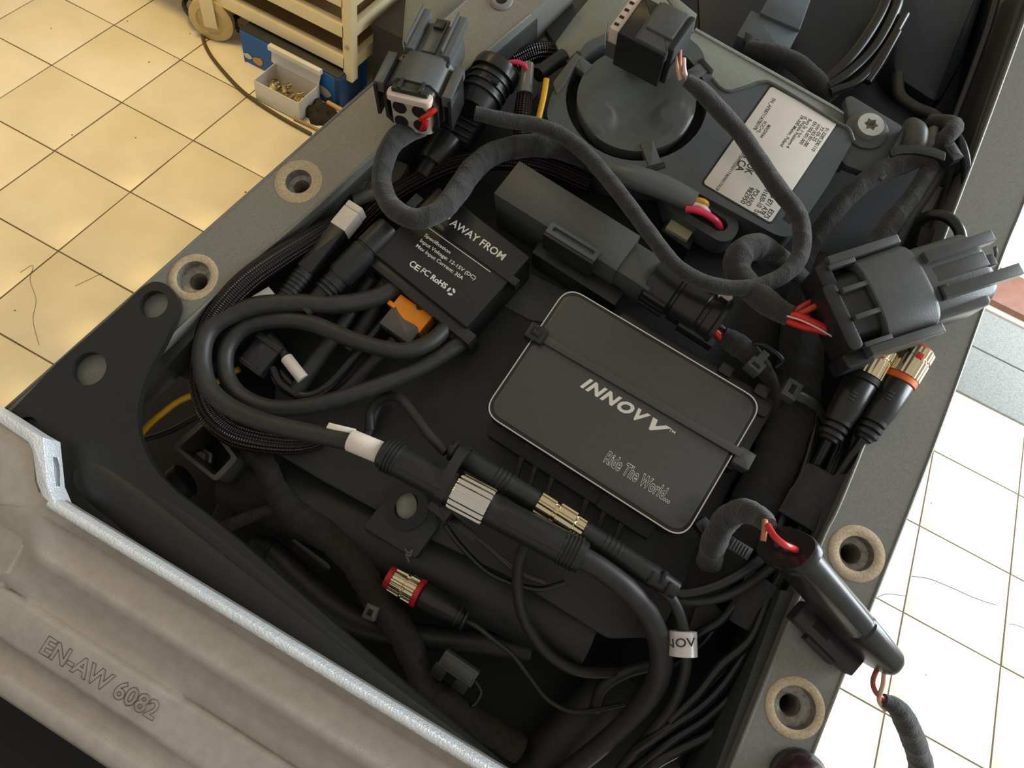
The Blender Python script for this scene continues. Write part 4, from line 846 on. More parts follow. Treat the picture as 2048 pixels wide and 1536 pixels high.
t = thing('slim_inline_plug', 'slim black in line plug with a gold fluted nut', 'connector', f2.at(X2 / 2, 0, -8))
part('socket_barrel', lathe(B(), f2, [(-9, 3.2), (-3, 4.6), (0, 5.0), (ys(1060), 5.4), (ys(1072), 5.0)], 28), BPL, t)
for x in (-8, -4.6): part('relief_ring', lathe(B(), f2, [(x, 3.6), (x + .3, 5.2), (x + 1.8, 5.2), (x + 2.1, 3.6)], 24), BPL, t)
for k in range(4): part('grip_ring', lathe(B(), f2, [(ys(985) + k * 2.2, 5.2), (ys(985) + k * 2.2 + .3, 5.6), (ys(985) + k * 2.2 + 1.2, 5.6), (ys(985) + k * 2.2 + 1.5, 5.2)], 26), BPL, t)
part('gold_nut', lathe(B(), f2, [(ys(1070), 4.8), (ys(1071), 6.0), (ys(1100), 6.0), (ys(1102), 5.2), (ys(1106), 5.2), (ys(1108), 6.6), (ys(1140), 6.6), (ys(1143), 5.6), (ys(1160), 5.6), (ys(1162), 4.6)], 96, flute=(12, .10)), GOLD, t)
part('plug_barrel', lathe(B(), f2, [(ys(1160), 4.6), (ys(1163), 5.3), (ys(1270), 5.4), (ys(1300), 5.4), (ys(1318), 4.8), (ys(1345), 4.2)], 30), BPL, t)
for k in range(4): part('grip_ring', lathe(B(), f2, [(ys(1200) + k * 2.4, 5.3), (ys(1200) + k * 2.4 + .3, 5.65), (ys(1200) + k * 2.4 + 1.2, 5.65), (ys(1200) + k * 2.4 + 1.5, 5.3)], 26), BPL, t)
for k in range(3): part('relief_slot', fbox(B(), f2, ys(1292) + k * 4.4, ys(1292) + k * 4.4 + 1.9, -4.6 + (k % 2) * 3, 1.6 + (k % 2) * 3, 3.4, 5.6 - k * .25, .1), HOLE, t)
cable('slim_cable', 'slim black cable carrying the white printed flag', 'cable', [(1318, 1174, -3), (1345, 1200, -5), (1362, 1240, -8), (1371, 1290, -12), (1370, 1345, -18), (1345, 1410, -28), (1290, 1480, -42), (1240, 1540, -52)], 23, RUB, seg=16)
f = fpx((1365, 1262), (1366, 1312), -10)
t = thing('printed_flag', 'silvery white cable flag printed NOV on the slim cable', 'flag', f.at(0, 0, -4))
part('wrap', lathe(B(), f, [(0, 6.0), (.1, 6.4), (f.len, 6.4), (f.len + .1, 6.0)], 30), mat('flag_foil', (222, 214, 210), .3, .2), t)
fa = fpx((1330, 1296), (1392, 1293), -10 + 6.6); txt(t, 'NOV', None, None, 0, INK, cap=17, fr=fa, bold=.01, lift=.05)
cable('feed_cable', 'slim cable dropping from the module underside to the slim plug', 'cable', [(740, 860, -28), (742, 820, -26), (770, 795, -20), (800, 797, -14), (830, 832, -8), (860, 872, -3), (892, 905, -1)], 20, RUB, seg=14)
cable('feed_cable', 'dark slim cable curling on the deck behind the slim plug', 'cable', [(735, 870, -30), (748, 830, -29), (760, 800, -28)], 20, RUB)
t = thing('cable_tie', 'black cable tie binding the two in line plugs', 'cable tie', L(900, 985, 0))
fz = Fr(fpx((765, 905), (1165, 1115), 9).at(xs(898), 0, 0), f.ex)
fq = fpx((765, 905), (1165, 1115), 9); ct = fq.at(xs(896), 6.0, -3)
bm = B(); fr_ = Fr(ct, fq.ex); R = []
for rr in (0, 1):
    for x in (-2.4, 2.4): R.append([bm.verts.new(fr_.at(x, math.cos(a) * (15.2 - rr), math.sin(a) * (11.2 - rr) + 1)) for a in [2 * math.pi * k / 40 for k in range(40)]])
loopwall(bm, R[0], R[1]); loopwall(bm, R[2], R[3]); loopwall(bm, R[0], R[2]); loopwall(bm, R[1], R[3])
part('strap', bm, BPS, t); fh = fpx((868, 1010), (905, 1040), 4); part('head', fbox(B(), fh, -2, 9, -3, 3.6, -8, 2, .8, .8), BPS, t); part('tail', fbox(B(), fh, 8, 24, -2.0, 2.0, -12, -10, .3), BPS, t)
cable('thin_cable', 'slim cable hanging in a curve under the silver nut plug', 'cable', [(1062, 1070, 0), (1042, 1110, -10), (1035, 1160, -18), (1042, 1220, -26), (1065, 1270, -34), (1105, 1315, -42), (1160, 1342, -48), (1235, 1345, -55)], 23, RUB, seg=14)
cable('thin_cable', 'thin black cable sagging across the deck skirt', 'cable', [(890, 1050, -14), (920, 1090, -18), (970, 1140, -22), (1020, 1165, -24), (1080, 1178, -26), (1130, 1165, -26)], 12, RUBS)
cable('thin_cable', 'thin brown sheened cable behind the sagging one', 'cable', [(905, 1045, -14), (960, 1080, -16), (1030, 1140, -20), (1090, 1165, -24)], 12, mat('brown_cable', (58, 46, 42), .4))
# small red and gold plug
f = fpx((775, 1152), (960, 1255), -34)
t = thing('camera_plug', 'small black plug with gold flutes between red rings', 'connector', f.at(12, 0, -8)); k = f.len / 185
part('red_ring', lathe(B(), f, [(0, 5.0), (.3, 5.6), (3, 5.8), (3.2, 5.2)], 28), REDR, t)
part('gold_sleeve', lathe(B(), f, [(3, 5.4), (3.3, 6.4), (9.6, 6.7), (10, 6.0), (10.8, 6.0), (11.2, 6.9), (16, 7.0), (16.3, 6)], 96, flute=(11, .12)), GOLD, t)
part('red_ring', lathe(B(), f, [(16, 6.2), (16.3, 7.2), (18.6, 7.3), (19, 6.5)], 28), REDR, t)
part('barrel', lathe(B(), f, [(19, 5.6), (20, 6.4), (30, 6.1), (40, 4.8), (43, 4.0)], 28), BPL, t)
for x in (39.5, 43.2): part('relief_ring', lathe(B(), f, [(x, 3), (x + .3, 5.8), (x + 1.4, 5.8), (x + 1.7, 3)], 24), BPL, t)
cable('camera_cable', 'very thin black cable trailing from the red ringed plug', 'cable', [(925, 1238, -34), (955, 1254, -34), (985, 1278, -38), (1025, 1310, -42), (1060, 1355, -48), (1095, 1398, -54), (1140, 1422, -58), (1190, 1420, -60), (1250, 1408, -62)], 10, RUB)

# ------------------------------------------------------------------ the shaded corner under the bracket
cable('taped_harness', 'dusty taped harness running down past the bracket edge', 'harness', [(490, 905, -36, 44), (525, 925, -36, 46), (555, 985, -38, 50), (590, 1030, -40, 60), (660, 1075, -42, 62), (715, 1130, -44, 60), (755, 1200, -46, 58), (800, 1260, -48, 58), (830, 1320, -50, 56), (860, 1375, -54, 54), (950, 1440, -60, 54), (1040, 1500, -66, 54)], 54, mat('dusty_tape', (58, 53, 46), .9, 0, .3, 260, .9, 900, kind='tape', rgb2=(42, 39, 36)), seg=18, wob=.06)
cable('taped_branch', 'thin taped branch leaving the dusty harness toward the bracket', 'branch', [(590, 1025, -40, 26), (545, 1020, -38, 24), (490, 1038, -38, 26), (440, 1058, -40, 26)], 24, mat('dusty_tape', (70, 62, 52)), wob=.06)
cable('taped_branch', 'dark taped branch dropping beside the steel channel', 'branch', [(490, 905, -38, 36), (472, 940, -46, 34), (455, 1000, -56, 34), (435, 1060, -64, 34)], 34, TAPED, wob=.05)
cable('rubber_hose', 'dark rubber hose in the pit along the bracket edge', 'hose', [(505, 1088, -60, 44), (545, 1105, -60, 48), (600, 1160, -60, 56), (680, 1225, -60, 58), (760, 1258, -60, 50), (860, 1275, -60, 48), (960, 1285, -62, 46), (1060, 1300, -66, 46)], 50, RUB, seg=18)
solo('hose_band', tubepx(B(), [(530, 1096, -59, 52), (542, 1103, -59, 53)], seg=20), BPM, 'black band round the end of the rubber hose', 'band', L(535, 1100, -66))
solo('oval_plate', prismpx(B(), [(580, 1080), (590, 1076), (660, 1128), (662, 1140), (648, 1144), (590, 1106)], -50, 2, .4, r=3), BPS, 'thin oval black plate beside the dusty harness', 'plate', L(620, 1110, -52))
P4 = [(343, 893), (412, 833), (476, 918), (432, 964)]
t = thing('steel_channel', 'square steel channel end with a bolt inside by the bracket', 'channel', L(410, 900, -50))
o4 = [L(*p, -22) for p in P4]; cc = sum(o4, V((0, 0, 0))) / 4; i4 = [cc + (p - cc) * .80 for p in o4]
part('channel', holed(B(), rc(o4, .0025, 4), [rc(i4, .0015, 4)], 30), mat('channel_steel', (76, 74, 68), .4, .4, .15, 200), t)
part('channel_floor', prism(B(), [p - V((0, 0, .029)) for p in o4], 2), HOLE, t)
part('bolt', lathe(B(), UPF((412, 918), -48), [(0, 5), (3, 5), (3.2, 3.4), (7, 3.4), (7.5, 3)], 6), BORE, t)
t = thing('pivot_bolt', 'dark bolt and rubber washer under the steel channel', 'bolt', L(370, 960, -60))
fpv = fpx((345, 975), (385, 950), -46); part('washer', lathe(B(), fpv, [(2, 9), (5, 9.5), (8, 9.5), (9, 8)], 26), BPM, t); part('head', lathe(B(), fpv, [(-5, 5), (3, 5)], 6), BORE, t)
f = rect([(890, 1298), (957, 1345), (938, 1385), (870, 1338)], -40); w, d = f.w / 2, f.d / 2
t = thing('relay_clip', 'small dark square clip block on the lower harness', 'clip', f.at(0, 0, -54))
part('body', fbox(B(), f, -w, w, -d + 2, d, -9, 0, .6, .6), GPL, t); part('foot', fbox(B(), f, -w - 1, -w + 6, -d - 4, -d + 3, -10, -2.5, .5), BPL, t); part('foot', fbox(B(), f, w - 8, w - 1, -d - 3, -d + 3, -10, -1.5, .5), BPL, t); part('cover', fbox(B(), f, -w + 1.5, w - 1.5, -d + 3.5, d - 1.5, 0, .5, .2), GPL, t)
cable('clip_loop', 'thin dark loop hooked under the small clip block', 'loop', [(950, 1360, -46), (962, 1385, -50), (945, 1412, -54), (932, 1400, -56)], 9, RUBS)
t = thing('cable_tie', 'pale worn cable tie head on the lower harness', 'cable tie', L(740, 1225, -44)); fh = fpx((728, 1220), (752, 1230), -36)
part('head', fbox(B(), fh, 0, 6.5, -3.6, 3.6, -6, 0, .6, .6), mat('worn_tie', (96, 92, 84), .5), t); part('head_slot', fbox(B(), fh, 2, 4.6, -1.6, 1.6, -.2, .15, .05), HOLE, t)
cable('rubber_hose', 'wide dark hose at the bottom of the pit', 'hose', [(1240, 1340, -78, 90), (1180, 1420, -78, 100), (1100, 1520, -78, 110), (1060, 1590, -78, 110)], 100, DECK, seg=20)
cable('under_lead', 'grey lead curving under the sweeping thick cable', 'lead', [(1300, 1330, -52), (1250, 1345, -54), (1205, 1375, -58), (1190, 1420, -64)], 26, RUB)

# ------------------------------------------------------------------ right hand harness trunk, plugs and cable bundle
cable('taped_harness', 'very thick taped harness trunk beside the recorder', 'harness', [(1640, 520, -34, 60), (1612, 600, -30, 78), (1604, 690, -28, 86), (1592, 790, -28, 90), (1562, 890, -28, 96), (1525, 980, -28, 96), (1480, 1060, -32, 92), (1430, 1130, -36, 88), (1380, 1210, -44, 84), (1340, 1290, -58, 80)], 90, TAPED, seg=24, wob=.05)
cable('taped_harness', 'thick cloth taped arch ending in bare red wires', 'harness', [(1602, 560, -12, 40), (1555, 515, -2, 44), (1515, 494, 4, 54), (1482, 507, 6, 56), (1474, 537, 6, 54), (1492, 568, 8, 52), (1525, 598, 12, 52), (1560, 622, 14, 46), (1580, 632, 15, 42)], 46, TAPE, seg=18, wob=.04)
cable('taped_harness', 'dark taped harness hanging from the tied bundle toward the module', 'harness', [(1868, 300, -8, 34), (1830, 318, -8, 40), (1770, 340, -10, 44), (1715, 375, -12, 40), (1668, 425, -16, 38), (1628, 480, -22, 38), (1600, 540, -26, 38)], 38, TAPE, seg=16, wob=.05)
cable('taped_harness', 'middle taped harness running down from the tied bundle', 'harness', [(1880, 300, -8, 34), (1852, 350, -9, 34), (1820, 400, -10, 36), (1780, 450, -12, 44), (1748, 505, -14, 50)], 36, TAPE, seg=16, wob=.03)
cable('bundle_cable', 'grey cable beside the middle taped harness', 'cable', [(1882, 330, -12), (1850, 390, -14), (1815, 440, -14), (1785, 500, -16)], 28, mat('cable_grey', (70, 70, 66), .42), seg=14)
cable('bundle_cable', 'slim grey cable passing behind the bundle', 'cable', [(1905, 340, -18), (1880, 420, -20), (1850, 500, -22)], 18, RUB)
cable('bundle_cable', 'smooth black cable dropping along the doormat-side rail edge', 'cable', [(1905, 262, -4), (1922, 290, -2), (1932, 330, -2), (1932, 380, -4), (1918, 430, -8), (1905, 470, -12)], 20, RUBS, seg=14)
cable('bundle_cable', 'glossy black cable hoop behind the grey plug', 'cable', [(1838, 442, -4), (1865, 430, 4), (1895, 435, 8), (1918, 460, 10), (1925, 500, 8)], 22, RUBS, seg=16)
cable('folded_lead', 'fat rubber lead folded over above the cable tie', 'lead', [(1826, 302, -6, 44), (1832, 278, -2, 44), (1832, 262, -2, 40), (1822, 252, -8, 34)], 40, GPL, seg=18)
cable('folded_lead', 'slim rubber lead folded beside the fat one', 'lead', [(1852, 300, -4, 26), (1860, 278, -2, 26), (1866, 262, -6, 22)], 24, GPL)
cable('folded_lead', 'taped lead bent over at the top of the bundle', 'lead', [(1876, 300, -4, 32), (1892, 275, 0, 34), (1910, 256, 0, 32), (1900, 246, -8, 30), (1860, 243, -16, 28)], 32, TAPE)
t = thing('cable_tie', 'broad black cable tie around the bundle by the star bolt', 'cable tie', L(1850, 310, -10))
part('strap', prismpx(B(), [(1780, 298), (1800, 290), (1835, 289), (1870, 295), (1892, 304), (1890, 322), (1862, 312), (1830, 306), (1802, 307), (1782, 312)], 9, 1.6, .3, r=1), BPS, t)
fh = fpx((1890, 312), (1916, 302), 2); part('head', fbox(B(), fh, 0, 6.5, -5, 5, -6, 3, .8, .8), BPL, t); part('head_slot', fbox(B(), fh, 1.2, 4.6, -1.8, 2.6, 2.8, 3.12, .05), HOLE, t)
solo('grey_strip', prismpx(B(), [(1868, 366), (1886, 375), (1860, 430), (1842, 425)], -12, 3, .3), GPL, 'flat grey strip among the bundled cables', 'strip', L(1864, 400, -16))
f = rect([(1845, 452), (1905, 470), (1890, 510), (1830, 490)], -14)
solo('dark_block', fbox(B(), f, -f.w / 2, f.w / 2, -f.d / 2, f.d / 2, -10, 0, .6, 1), BPM, 'dark block under the glossy cable hoop', 'block', f.at(0, 0, -10))
# big plug with grey shell over the doormat-side rail
f = fpx((1690, 622), (1960, 534), 22, 24)
t = thing('shell_plug', 'big grey shelled plug with finned end lying over the doormat-side rail', 'connector', f.at(20, 0, -18))
fs_ = Fr(f.at(0, 0, 0), f.ex)
sh = part('shell', lathe(B(), fs_, [(8, 19.6), (8.6, 20.6), (31, 21), (33, 20), (33.6, 18)], 56, sz=.66, power=.72), SHELL, t)
part('shell_core', lathe(B(), fs_, [(-5, 17), (9, 17)], 48, sz=.60, power=.75), BPL, t)
for y in (-19, -6.6, 6.6, 19): part('shell_rib', fbox(B(), f, -3.5, 9, y - 1.1, y + 1.1, 6 if abs(y) > 10 else 9, 12.9 if abs(y) < 10 else 10.5, .3), SHELL, sh)
part('guide_wing', fbox(B(), f, -2, 32, 20.0, 24.5, -6, 10, 1.0), SHELL, t); part('guide_wing', fbox(B(), f, -2, 32, -24.5, -20.0, -6, 10, 1.0), SHELL, t)
part('cable_collar', fbox(B(), f, -11, -4, -20, 12, -10, 11, 1.2, 4), BPL, t); part('collar_rear', fbox(B(), f, -9, -2, 8, 22, -11, 9, .8, 2), BPM, t); part('collar_foot', fbox(B(), f, -12, 2, -26, -19, -12, 4, .8, 2), BPM, t)
br = part('barrel', lathe(B(), Fr(f.at(0, 0, 0), f.ex), [(32, 17.5), (60, 17.0), (63, 15)], 36, sz=.68, power=.7), SHELL, t)
part('barrel_lower', fbox(B(), f, 32, 58, -19, -8, -10, 8, 1.5, 3), SHELL, br)
for y, l in ((9, 68), (-9, 72)):
    part('finger_rail', fbox(B(), f, 36, l, y - 2.6, y + 2.6, 9, 14.4, .6), SHELL, br)
part('latch_tongue', fbox(B(), f, 38, 62, -3, 4, 9.5, 12, .6), SHELL, br); part('latch_block', fbox(B(), f, 58, 66, -3.5, 2, 8, 11, .5), BPL, br); part('finger_edge', fbox(B(), f, 36, 40, -11, -5, 8, 13, .5), BPL, br)
part('clear_hook', tubepx(B(), [(1985, 520, 16), (1992, 508, 18), (1990, 495, 22)], 7, seg=8), SHELL, t)
for k, (pp, lb) in enumerate((([(1572, 640, 15), (1605, 652, 17), (1640, 660, 18), (1676, 672, 18)], 'lowest thick red wire sweeping into the grey shelled plug'), ([(1576, 630, 17), (1600, 634, 20), (1632, 648, 20), (1668, 664, 19)], 'middle thick red wire curving into the grey shelled plug'), ([(1590, 632, 17), (1612, 622, 19), (1632, 612, 20), (1656, 606, 19)], 'straight red wire entering the grey shelled plug'), ([(1584, 628, 15), (1604, 614, 16), (1634, 598, 16)], 'topmost dull red wire above the straight one'))):
    cable('plug_wire', lb, 'wire', pp, 16 if k < 2 else 13, RED if k < 2 else mat('dull_red_wire', (198, 62, 48), .4), seg=12)
cable('plug_wire', 'thin pale wire lying on the thick red wires', 'wire', [(1574, 632, 21), (1600, 640, 23), (1635, 656, 23), (1672, 678, 22)], 3.5, WIREW)
# twin gold plugs
def gold_plug(label, a, b, ring, cab, clabel):
    f = fpx(a, b, 8, 1); n = f.len
    t = thing('camera_plug', label, 'connector', f.at(n / 2, 0, -10))
    part('gold_nut', lathe(B(), f, [(-7.5, 7.0), (-7, 8.4), (-2.5, 8.4), (-2.2, 7.9), (-1.4, 7.9), (-1.1, 8.5), (7.5, 8.5), (8, 7.6)], 120, flute=(24, .035)), GOLD, t)
    part('end_ring', lathe(B(), f, [(-8.6, 6.2), (-8.2, 7.2), (-7.2, 7.2)], 30), ORW, t)
    part('red_mark', fbox(B(), f, -4, -1, -1.4, 1.4, 7.6, 8.65, .1), RED, t)
    part('collar_ring', lathe(B(), f, [(7.6, 7.2), (8, 8.2), (10.6, 8.2), (11, 7.4)], 30), ring, t)
    part('barrel', lathe(B(), f, [(10.8, 7.4), (11.6, 7.9), (26, 7.2), (32, 6.2)], 30), BPS, t)
    for k in range(3): part('relief_rib', lathe(B(), f, [(31 + k * 3.3, 4.8), (31.4 + k * 3.3, 6.3 - k * .2), (33.2 + k * 3.3, 6.2 - k * .2), (33.6 + k * 3.3, 4.8)], 26), BPL, t)
    part('relief_core', lathe(B(), f, [(30, 4.9), (42, 4.2)], 22), BPM, t)
    for k in range(3): part('grip_bar', fbox(B(), f, 18 + k * 1.7, 18.8 + k * 1.7, -3.2, -.4, 6.9, 7.7, .1), BPL, t)
    cable('plug_cable', clabel, 'cable', cab, 20, RUBS, seg=14)
gold_plug('black plug with gold nut half hidden under the grey shelled plug', (1744, 724), (1662, 868), BPM, [(1668, 858, 0), (1652, 890, -5), (1632, 930, -11), (1600, 985, -20), (1560, 1060, -26), (1500, 1160, -34)], 'black cable running down from the half hidden gold plug')
gold_plug('black plug with gold nut and orange ring by the doormat-side rail', (1818, 726), (1722, 882), ORW, [(1728, 872, 1), (1705, 908, -3), (1680, 945, -8), (1650, 985, -16), (1610, 1045, -22), (1550, 1140, -30)], 'black cable running down from the orange ringed plug')
# parallel cables of the right hand bundle
BL = [([(1640, 800, -24), (1625, 880, -22), (1600, 960, -20), (1555, 1060, -20), (1500, 1160, -22), (1446, 1237, -24), (1392, 1270, -28), (1330, 1320, -40)], 20, 'innermost'), ([(1700, 840, -20), (1672, 910, -18), (1640, 985, -18), (1590, 1080, -18), (1540, 1190, -18), (1501, 1278, -18), (1441, 1331, -20), (1397, 1386, -24), (1340, 1440, -32)], 22, 'second'), ([(1690, 880, -18), (1660, 960, -17), (1620, 1040, -18), (1560, 1160, -18), (1512, 1262, -20), (1478, 1323, -22), (1446, 1370, -24), (1397, 1417, -28), (1332, 1458, -34), (1270, 1500, -42)], 22, 'third'), ([(1705, 920, -14), (1680, 990, -14), (1640, 1070, -16), (1580, 1180, -17), (1525, 1270, -22), (1495, 1345, -26), (1467, 1386, -28), (1410, 1438, -32), (1345, 1479, -38), (1293, 1521, -44), (1240, 1570, -50)], 24, 'fourth'), ([(1575, 1175, -24), (1545, 1240, -24), (1512, 1318, -24), (1490, 1370, -26), (1470, 1417, -28), (1428, 1464, -32), (1358, 1500, -38), (1306, 1530, -42), (1240, 1590, -50)], 24, 'outermost')]
for pts, w_, nm in BL: cable('bundle_cable', nm + ' dark cable of the bundle along the doormat-side rail counted from the recorder', 'cable', pts, w_, RUBS, 'cables along the doormat side rail', seg=12)
for pts, w_, lb in (([(1470, 1200, -30), (1425, 1262, -32), (1395, 1295, -36), (1330, 1345, -46)], 16, 'dark cable emerging beside the printed flag'), ([(1498, 1300, -26), (1440, 1352, -28), (1390, 1405, -32), (1320, 1452, -40)], 16, 'dark cable fanning out below the lower tape wrap')):
    cable('fan_cable', lb, 'cable', pts, w_, RUBS)
cable('cross_cable', 'upper of two black cables crossing from the slim plug to the doormat-side rail', 'cable', [(1335, 1184, -10), (1375, 1186, -10), (1430, 1172, -8), (1490, 1140, -6), (1540, 1102, -6), (1580, 1060, -10)], 22, RUBS, seg=14)
cable('cross_cable', 'lower of two black cables crossing from the slim plug to the doormat-side rail', 'cable', [(1345, 1200, -14), (1400, 1203, -14), (1455, 1190, -13), (1510, 1160, -12), (1560, 1120, -12)], 20, RUB, seg=14)
def wrap(label, pts, w_):
    bm = tubepx(B(), pts, w_, seg=20, flat=.55, n=6, wob=.02); return solo('tape_wrap', bm, PATCH, label, 'tape wrap', L(*pts[1][:3]))
wrap('matte tape wrap around the bundle near the boss', [(1655, 955, -12), (1625, 1000, -12), (1598, 1045, -14)], 92)
wrap('matte tape wrap around the bundle beside the slim oval plug', [(1540, 1165, -20), (1512, 1205, -22), (1488, 1250, -26)], 88)
solo('tape_tail', prismpx(B(), [(1660, 955), (1712, 925), (1712, 960), (1690, 1010), (1650, 1060), (1640, 1090), (1628, 1075), (1645, 1030)], -6, 1.2, .2, r=1), PATCH, 'loose matte tape tail hanging along the doormat-side rail', 'tape tail', L(1680, 985, -8))
solo('tape_tail', prismpx(B(), [(1392, 1215), (1430, 1208), (1450, 1230), (1400, 1280), (1378, 1262)], -30, 1.2, .2, r=1), PATCH, 'small matte tape tail by the slim cable', 'tape tail', L(1415, 1240, -32))
t = thing('cable_tie', 'grey cable tie on the thick trunk beside the recorder corner', 'cable tie', L(1590, 790, -10)); fh = fpx((1567, 772), (1640, 815), -8)
part('head', fbox(B(), fh, 0, 8, -4.8, 4.8, -5, 2.5, .8, .8), GPL, t); part('head_slot', fbox(B(), fh, 2.6, 5.2, -2.4, 2.6, 2.3, 2.62, .05), HOLE, t)
part('strap', tubepx(B(), [(1595, 790, -7), (1615, 800, -9), (1635, 815, -14), (1648, 835, -22)], 22, seg=8, flat=.35), GPL, t)
t = thing('cable_tie', 'toothed cable tie by the short taped arch', 'cable tie', L(1465, 1080, -12)); fh = fpx((1443, 1075), (1500, 1110), -4)
part('strap', fbox(B(), fh, 0, fh.len, -3, 3, -1, .6, .3), BPL, t)
for k in range(6): part('tooth', fbox(B(), fh, 5 + k * 1.5, 5.7 + k * 1.5, -2.4, 2.4, .4, .95, .1), GPL, t)
t = thing('cable_tie', 'dark cable tie head at the recorder lower corner', 'cable tie', L(1410, 1055, -14)); fh = fpx((1398, 1062), (1428, 1040), -10)
part('head', fbox(B(), fh, 0, 6.5, -4, 4, -6, 2, .8, .8), BPL, t); part('head_slot', fbox(B(), fh, 1.5, 3.8, -2, 2, 1.8, 2.12, .05), HOLE, t)
# slim oval plug over the doormat-side rail
cable('taped_harness', 'short taped arch feeding the slim oval plug', 'harness', [(1418, 1125, -16, 50), (1430, 1080, -4, 52), (1452, 1040, 6, 52), (1485, 1022, 18, 50), (1520, 1034, 30, 44), (1538, 1052, 37, 34)], 50, TAPE, seg=18, wob=.05)
f = fpx((1573, 1096), (1765, 1318), 44, 8)
n = f.len
t = thing('oval_plug', 'slim oval black plug with open face and red wire over the doormat-side rail', 'connector', f.at(n / 2, 0, -10))
part('sleeve', lathe(B(), f, [(2, 12.4), (n * .60, 12.0), (n * .61, 11.3), (n * .63, 11.3), (n * .64, 12.0), (n * .94, 11.6), (n * .99, 10), (n, 8)], 36, sy=.58, sz=1.0, power=.72), BPS, t)
fc_ = part('face_collar', lathe(B(), f, [(-1, 13.0), (0, 13.8), (3, 13.8), (3.6, 12.8)], 36, sy=.64, sz=1.0, power=.68), BPS, t)
part('face_slot', lathe(B(), f, [(-1.25, 9), (-1.0, 9)], 24, sy=.36, sz=1.0), HOLE, fc_)
for y in (-3, 2.4): part('wire_seal', lathe(B(), f, [(-2.0, 2.2), (-1.2, 2.2)], 16, y=0, z=y), mat('blue_seal', (52, 50, 92), .4), fc_)
cable('plug_wire', 'glossy red wire curling into the slim oval plug', 'wire', [(1536, 1052, 42), (1550, 1074, 52), (1570, 1090, 55), (1592, 1100, 50), (1604, 1114, 42)], 14, mat('coral_wire', (232, 68, 68), .25), seg=12)
cable('plug_wire', 'copper wire pair beside the glossy red wire', 'wire', [(1530, 1042, 38), (1529, 1060, 42), (1526, 1082, 42)], 12, COPP)
f3 = fpx((1598, 1215), (1715, 1330), 8, 6); t = thing('plug_latch', 'dark purple latch bar under the slim oval plug', 'latch', f3.at(8, 0, -4))
part('bar', fbox(B(), f3, 0, f3.len, -6, 4, -5, 3, .8, 1), mat('purple_black', (52, 42, 48), .35), t); part('pocket', fbox(B(), f3, 8, 16, -2.5, 2.5, 2.6, 3.3, .2), HOLE, t); part('step', fbox(B(), f3, 10, f3.len - 8, -8, -5.6, -4, 1, .5), BPL, t)
cable('tail_wire', 'copper wire loop at the end of the slim oval plug', 'wire', [(1756, 1334, 10), (1746, 1362, 10), (1752, 1385, 10), (1772, 1402, 8)], 10, mat('rust_wire', (150, 76, 62), .4))
cable('tail_wire', 'tan wire at the end of the slim oval plug', 'wire', [(1768, 1342, 14), (1766, 1368, 12), (1758, 1400, 9), (1770, 1420, 6)], 9, TANW)
cable('taped_tail', 'taped cable hanging past the doormat-side rail over the white tiles', 'cable', [(1766, 1400, 8, 26), (1796, 1418, 6, 40), (1818, 1458, 0, 46), (1834, 1500, -10, 46), (1842, 1540, -22, 46), (1830, 1600, -45, 46), (1790, 1680, -80, 46), (1720, 1720, -110, 46), (1640, 1700, -130, 46)], 44, TAPE, seg=18, wob=.04)
t = thing('knob', 'dark glossy round knob at the doormat-side rail end', 'knob', L(1600, 1545, -4))
part('dome', lathe(B(), UPF((1598, 1560), 2), [(0, 11), (5, 11), (9, 9), (12, 5), (13, 1)], 30), mat('wine_plastic', (48, 28, 32), .25), t); part('rim', lathe(B(), UPF((1598, 1560), 2), [(-2, 12), (1, 12), (2, 11)], 30), BPS, t)
solo('fluff', tubepx(B(), [(810, 1098, -24), (818, 1106, -23), (824, 1100, -24), (820, 1112, -23), (812, 1108, -24), (818, 1124, -26)], 3, seg=6), mat('lint', (120, 110, 96), .9), 'tiny wisp of grey lint on the deck mount', 'lint', L(816, 1105, -26))

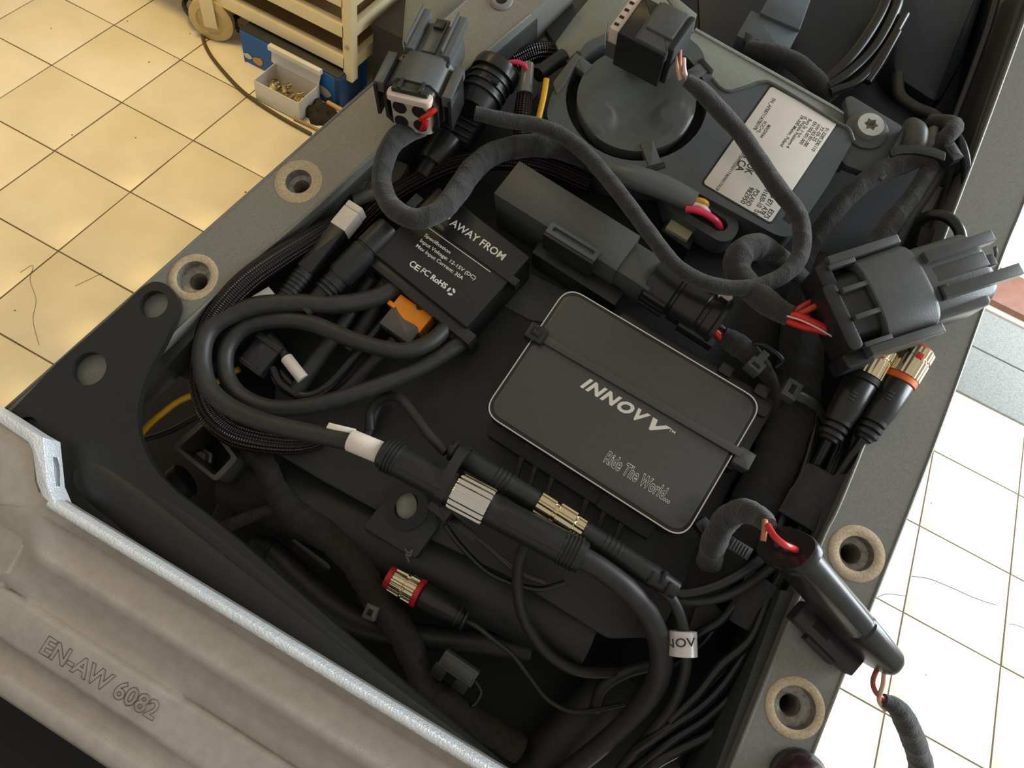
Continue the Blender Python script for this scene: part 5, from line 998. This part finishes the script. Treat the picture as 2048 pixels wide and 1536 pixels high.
# ------------------------------------------------------------------ the dark bay beyond the cross plate
BAY = mat('bay_plastic', (22, 30, 38), .4, 0, .12, 80, .1, 800)
t = thing('bay_tray', 'dark blue grey plastic tray in the bay beyond the module', 'tray', L(1700, 90, -60))
part('floor_panel', prismpx(B(), [(1395, -60), (2080, -60), (1940, 330), (1820, 300), (1700, 235), (1400, 60)], -55, 4, .8), BAY, t)
part('side_wall', prismpx(B(), [(2000, -60), (2085, -60), (1958, 320), (1925, 320), (1960, 150)], -30, 30, 2, r=2), BAY, t)
part('bulge', prismpx(B(), [(1800, -60), (1990, -60), (1930, 120), (1880, 210), (1790, 150), (1770, 40)], -38, 18, 5, r=8), BAY, t)
f = rect([(1505, 20), (1600, 62), (1570, 112), (1470, 70)], -30); w, d = f.w / 2, f.d / 2
t = thing('bay_connector', 'grey stepped connector block in the bay beyond the module', 'connector', f.at(0, 0, -50))
BG = mat('bay_grey', (84, 92, 98), .5, 0, .08, 150)
part('block', fbox(B(), f, -w, w, -d, d, -16, 0, .8, 1), BG, t); part('upper_block', prismpx(B(), [(1520, 25), (1550, -30), (1625, -10), (1600, 60)], -28, 16, .8, r=1), BG, t)
for k in range(2): part('dark_corner', prismpx(B(), [(1492 + k * 22, 64 + k * 14), (1506 + k * 22, 72 + k * 14), (1500 + k * 26, 88 + k * 8), (1488 + k * 22, 82 + k * 10)], -29.5, 1, .1), HOLE, t)
cable('bay_harness', 'taped harness along the far side of the cross plate', 'harness', [(1490, 95, -34, 30), (1540, 105, -32, 36), (1590, 125, -32, 38), (1630, 160, -32, 40), (1665, 200, -34, 36)], 36, TAPED, wob=.04)
for k, (pts, w_) in enumerate((([(1650, 165, -32), (1690, 130, -30), (1730, 80, -30), (1765, 20, -32), (1780, -30, -34)], 26), ([(1655, 175, -30), (1700, 145, -28), (1750, 95, -28), (1790, 20, -30), (1800, -30, -32)], 22), ([(1660, 185, -28), (1720, 160, -26), (1770, 100, -26), (1810, 30, -28)], 18), ([(1735, 165, -26), (1765, 120, -24), (1795, 65, -26)], 16))):
    cable('bay_cable', ('lowest', 'second', 'third', 'topmost short')[k] + ' dark cable of the fan rising through the bay', 'cable', pts, w_, RUBS, 'cables fanning through the bay', seg=12)
cable('bay_cable', 'dark cable hooking down in the bay toward the tied bundle', 'cable', [(1795, 150, -30), (1800, 190, -28), (1830, 215, -24), (1870, 232, -20), (1895, 262, -14)], 22, RUB, seg=12)
cable('bay_rail', 'slim dark tube along the near side of the bay', 'tube', [(2000, -30, -18), (1975, 60, -18), (1935, 170, -18), (1908, 240, -18)], 14, RUBS)
